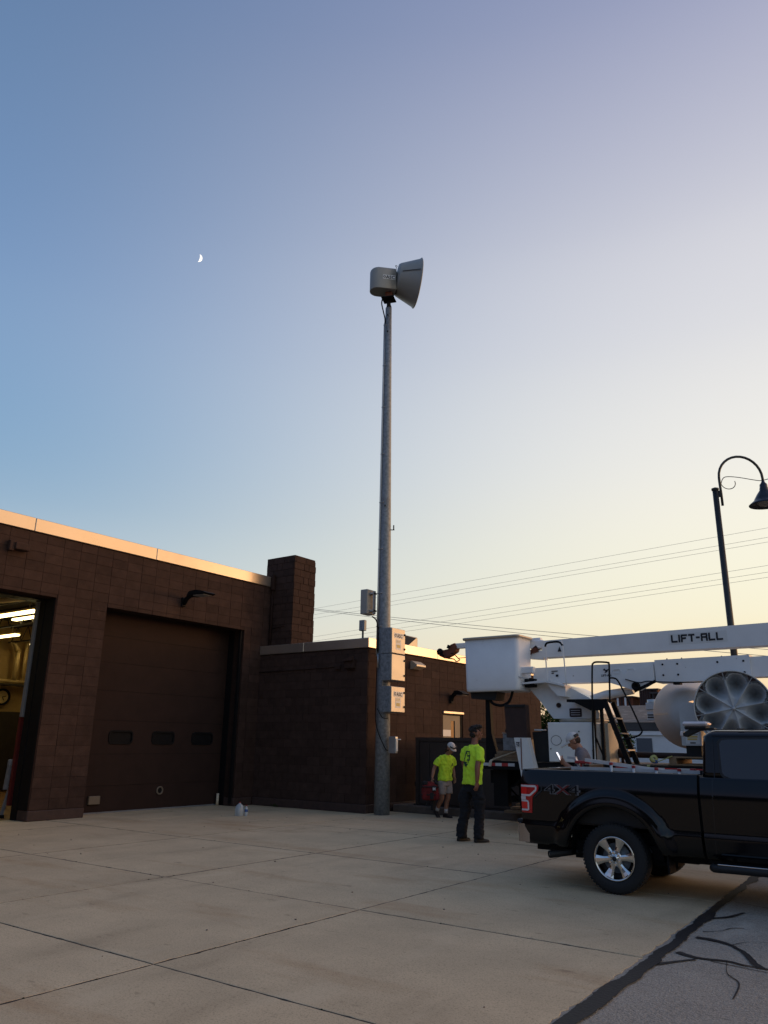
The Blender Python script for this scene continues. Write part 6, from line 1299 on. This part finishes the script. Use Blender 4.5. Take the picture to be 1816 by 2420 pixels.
for q in (1, -1): limb(m, [(q*.12, .01, 1.42), (q*.19, .015, 1.37), (q*.23, .045, 1.22)], [.070, .078, .070])
fuse(m, 'shirt', 'greyshirt', t, .009, 4, (.010, 7, 5, 6))
m = MB(F_); loft(m, [((0, -.03, .78), .165, .125, 0), ((0, -.03, .94), .17, .125, 0)])
for q in (1, -1): limb(m, [(q*.09, -.03, .84), (q*.10, .0, .48), (q*.11, -.03, .05)], [.10, .08, .075])
fuse(m, 'trousers', 'trousers', t, .010, 3, (.01, 8, 12, 7))
for q in (1, -1): m = MB(F_); shoe(m, (q*.11, -.03, .08), (q*.1, 1, 0)); fuse(m, 'boot', 'boot', t, .009, 2)
m = MB(F_); el(m, at(0, -.03, -.012), .080, .080, .070, R); fuse(m, 'hair', 'hairbrown', t, .008, 2, (.008, 26, 26, 5))
m = MB(F_); rs_ = []
for j in range(9): a = PI/2*j/8; rs_.append([at(math.cos(k*PI/12)*.091*math.cos(a)+.0, -.004+math.sin(k*PI/12)*.110*math.cos(a), .030+.105*math.sin(a)) for k in range(24)] if j < 8 else [at(math.cos(k*PI/12)*.002, math.sin(k*PI/12)*.002, .135) for k in range(24)])
m.rings(rs_, True); cp_ = m.build('cap', 'cap', t)
m = MB(F_); m.rings([[at(x_, .055+.165*math.sqrt(max(0, 1-(x_/.084)**2))*s_, .028+z_-.25*abs(x_)**1.5*s_-.018*s_) for x_ in [-.084+.168*k/12 for k in range(13)]] for s_, z_ in ((0, .012), (1, .010), (1, -.004), (0, -.004))], False, True, closed=False); m.build('cap_brim', 'cap', cp_)
m = MB(F_); m.rings([[at(math.cos(a)*.0925, -.004+math.sin(a)*.1115, z_) for a in [math.radians(200+140*k/14) for k in range(15)]] for z_ in (.03, .075)], False, True, closed=False); m.build('cap_back_band', 'trim', cp_)
ph = F_ @ V((-.015, .37, 1.375)); pn = (F_.to_3x3() @ V((-.35, -.80, .48))).normalized(); pu_ = (Z-pn*Z.dot(pn)).normalized(); pr_ = pu_.cross(pn)
tp = thing('phone', 'lit mobile phone held in the hand of the man in the grey shirt', 'phone', ph)
m = MB(Matrix((pr_, pu_, pn)).transposed().to_4x4()); m.F.translation = ph; m.box((-.037, -.075, -.005), (.037, .075, .004), .003); m.build('case', 'black', tp)
m = MB(Matrix((pr_, pu_, pn)).transposed().to_4x4()); m.F.translation = ph; m.box((-.033, -.070, .0045), (.033, .070, .006)); m.build('screen', 'phone', tp)
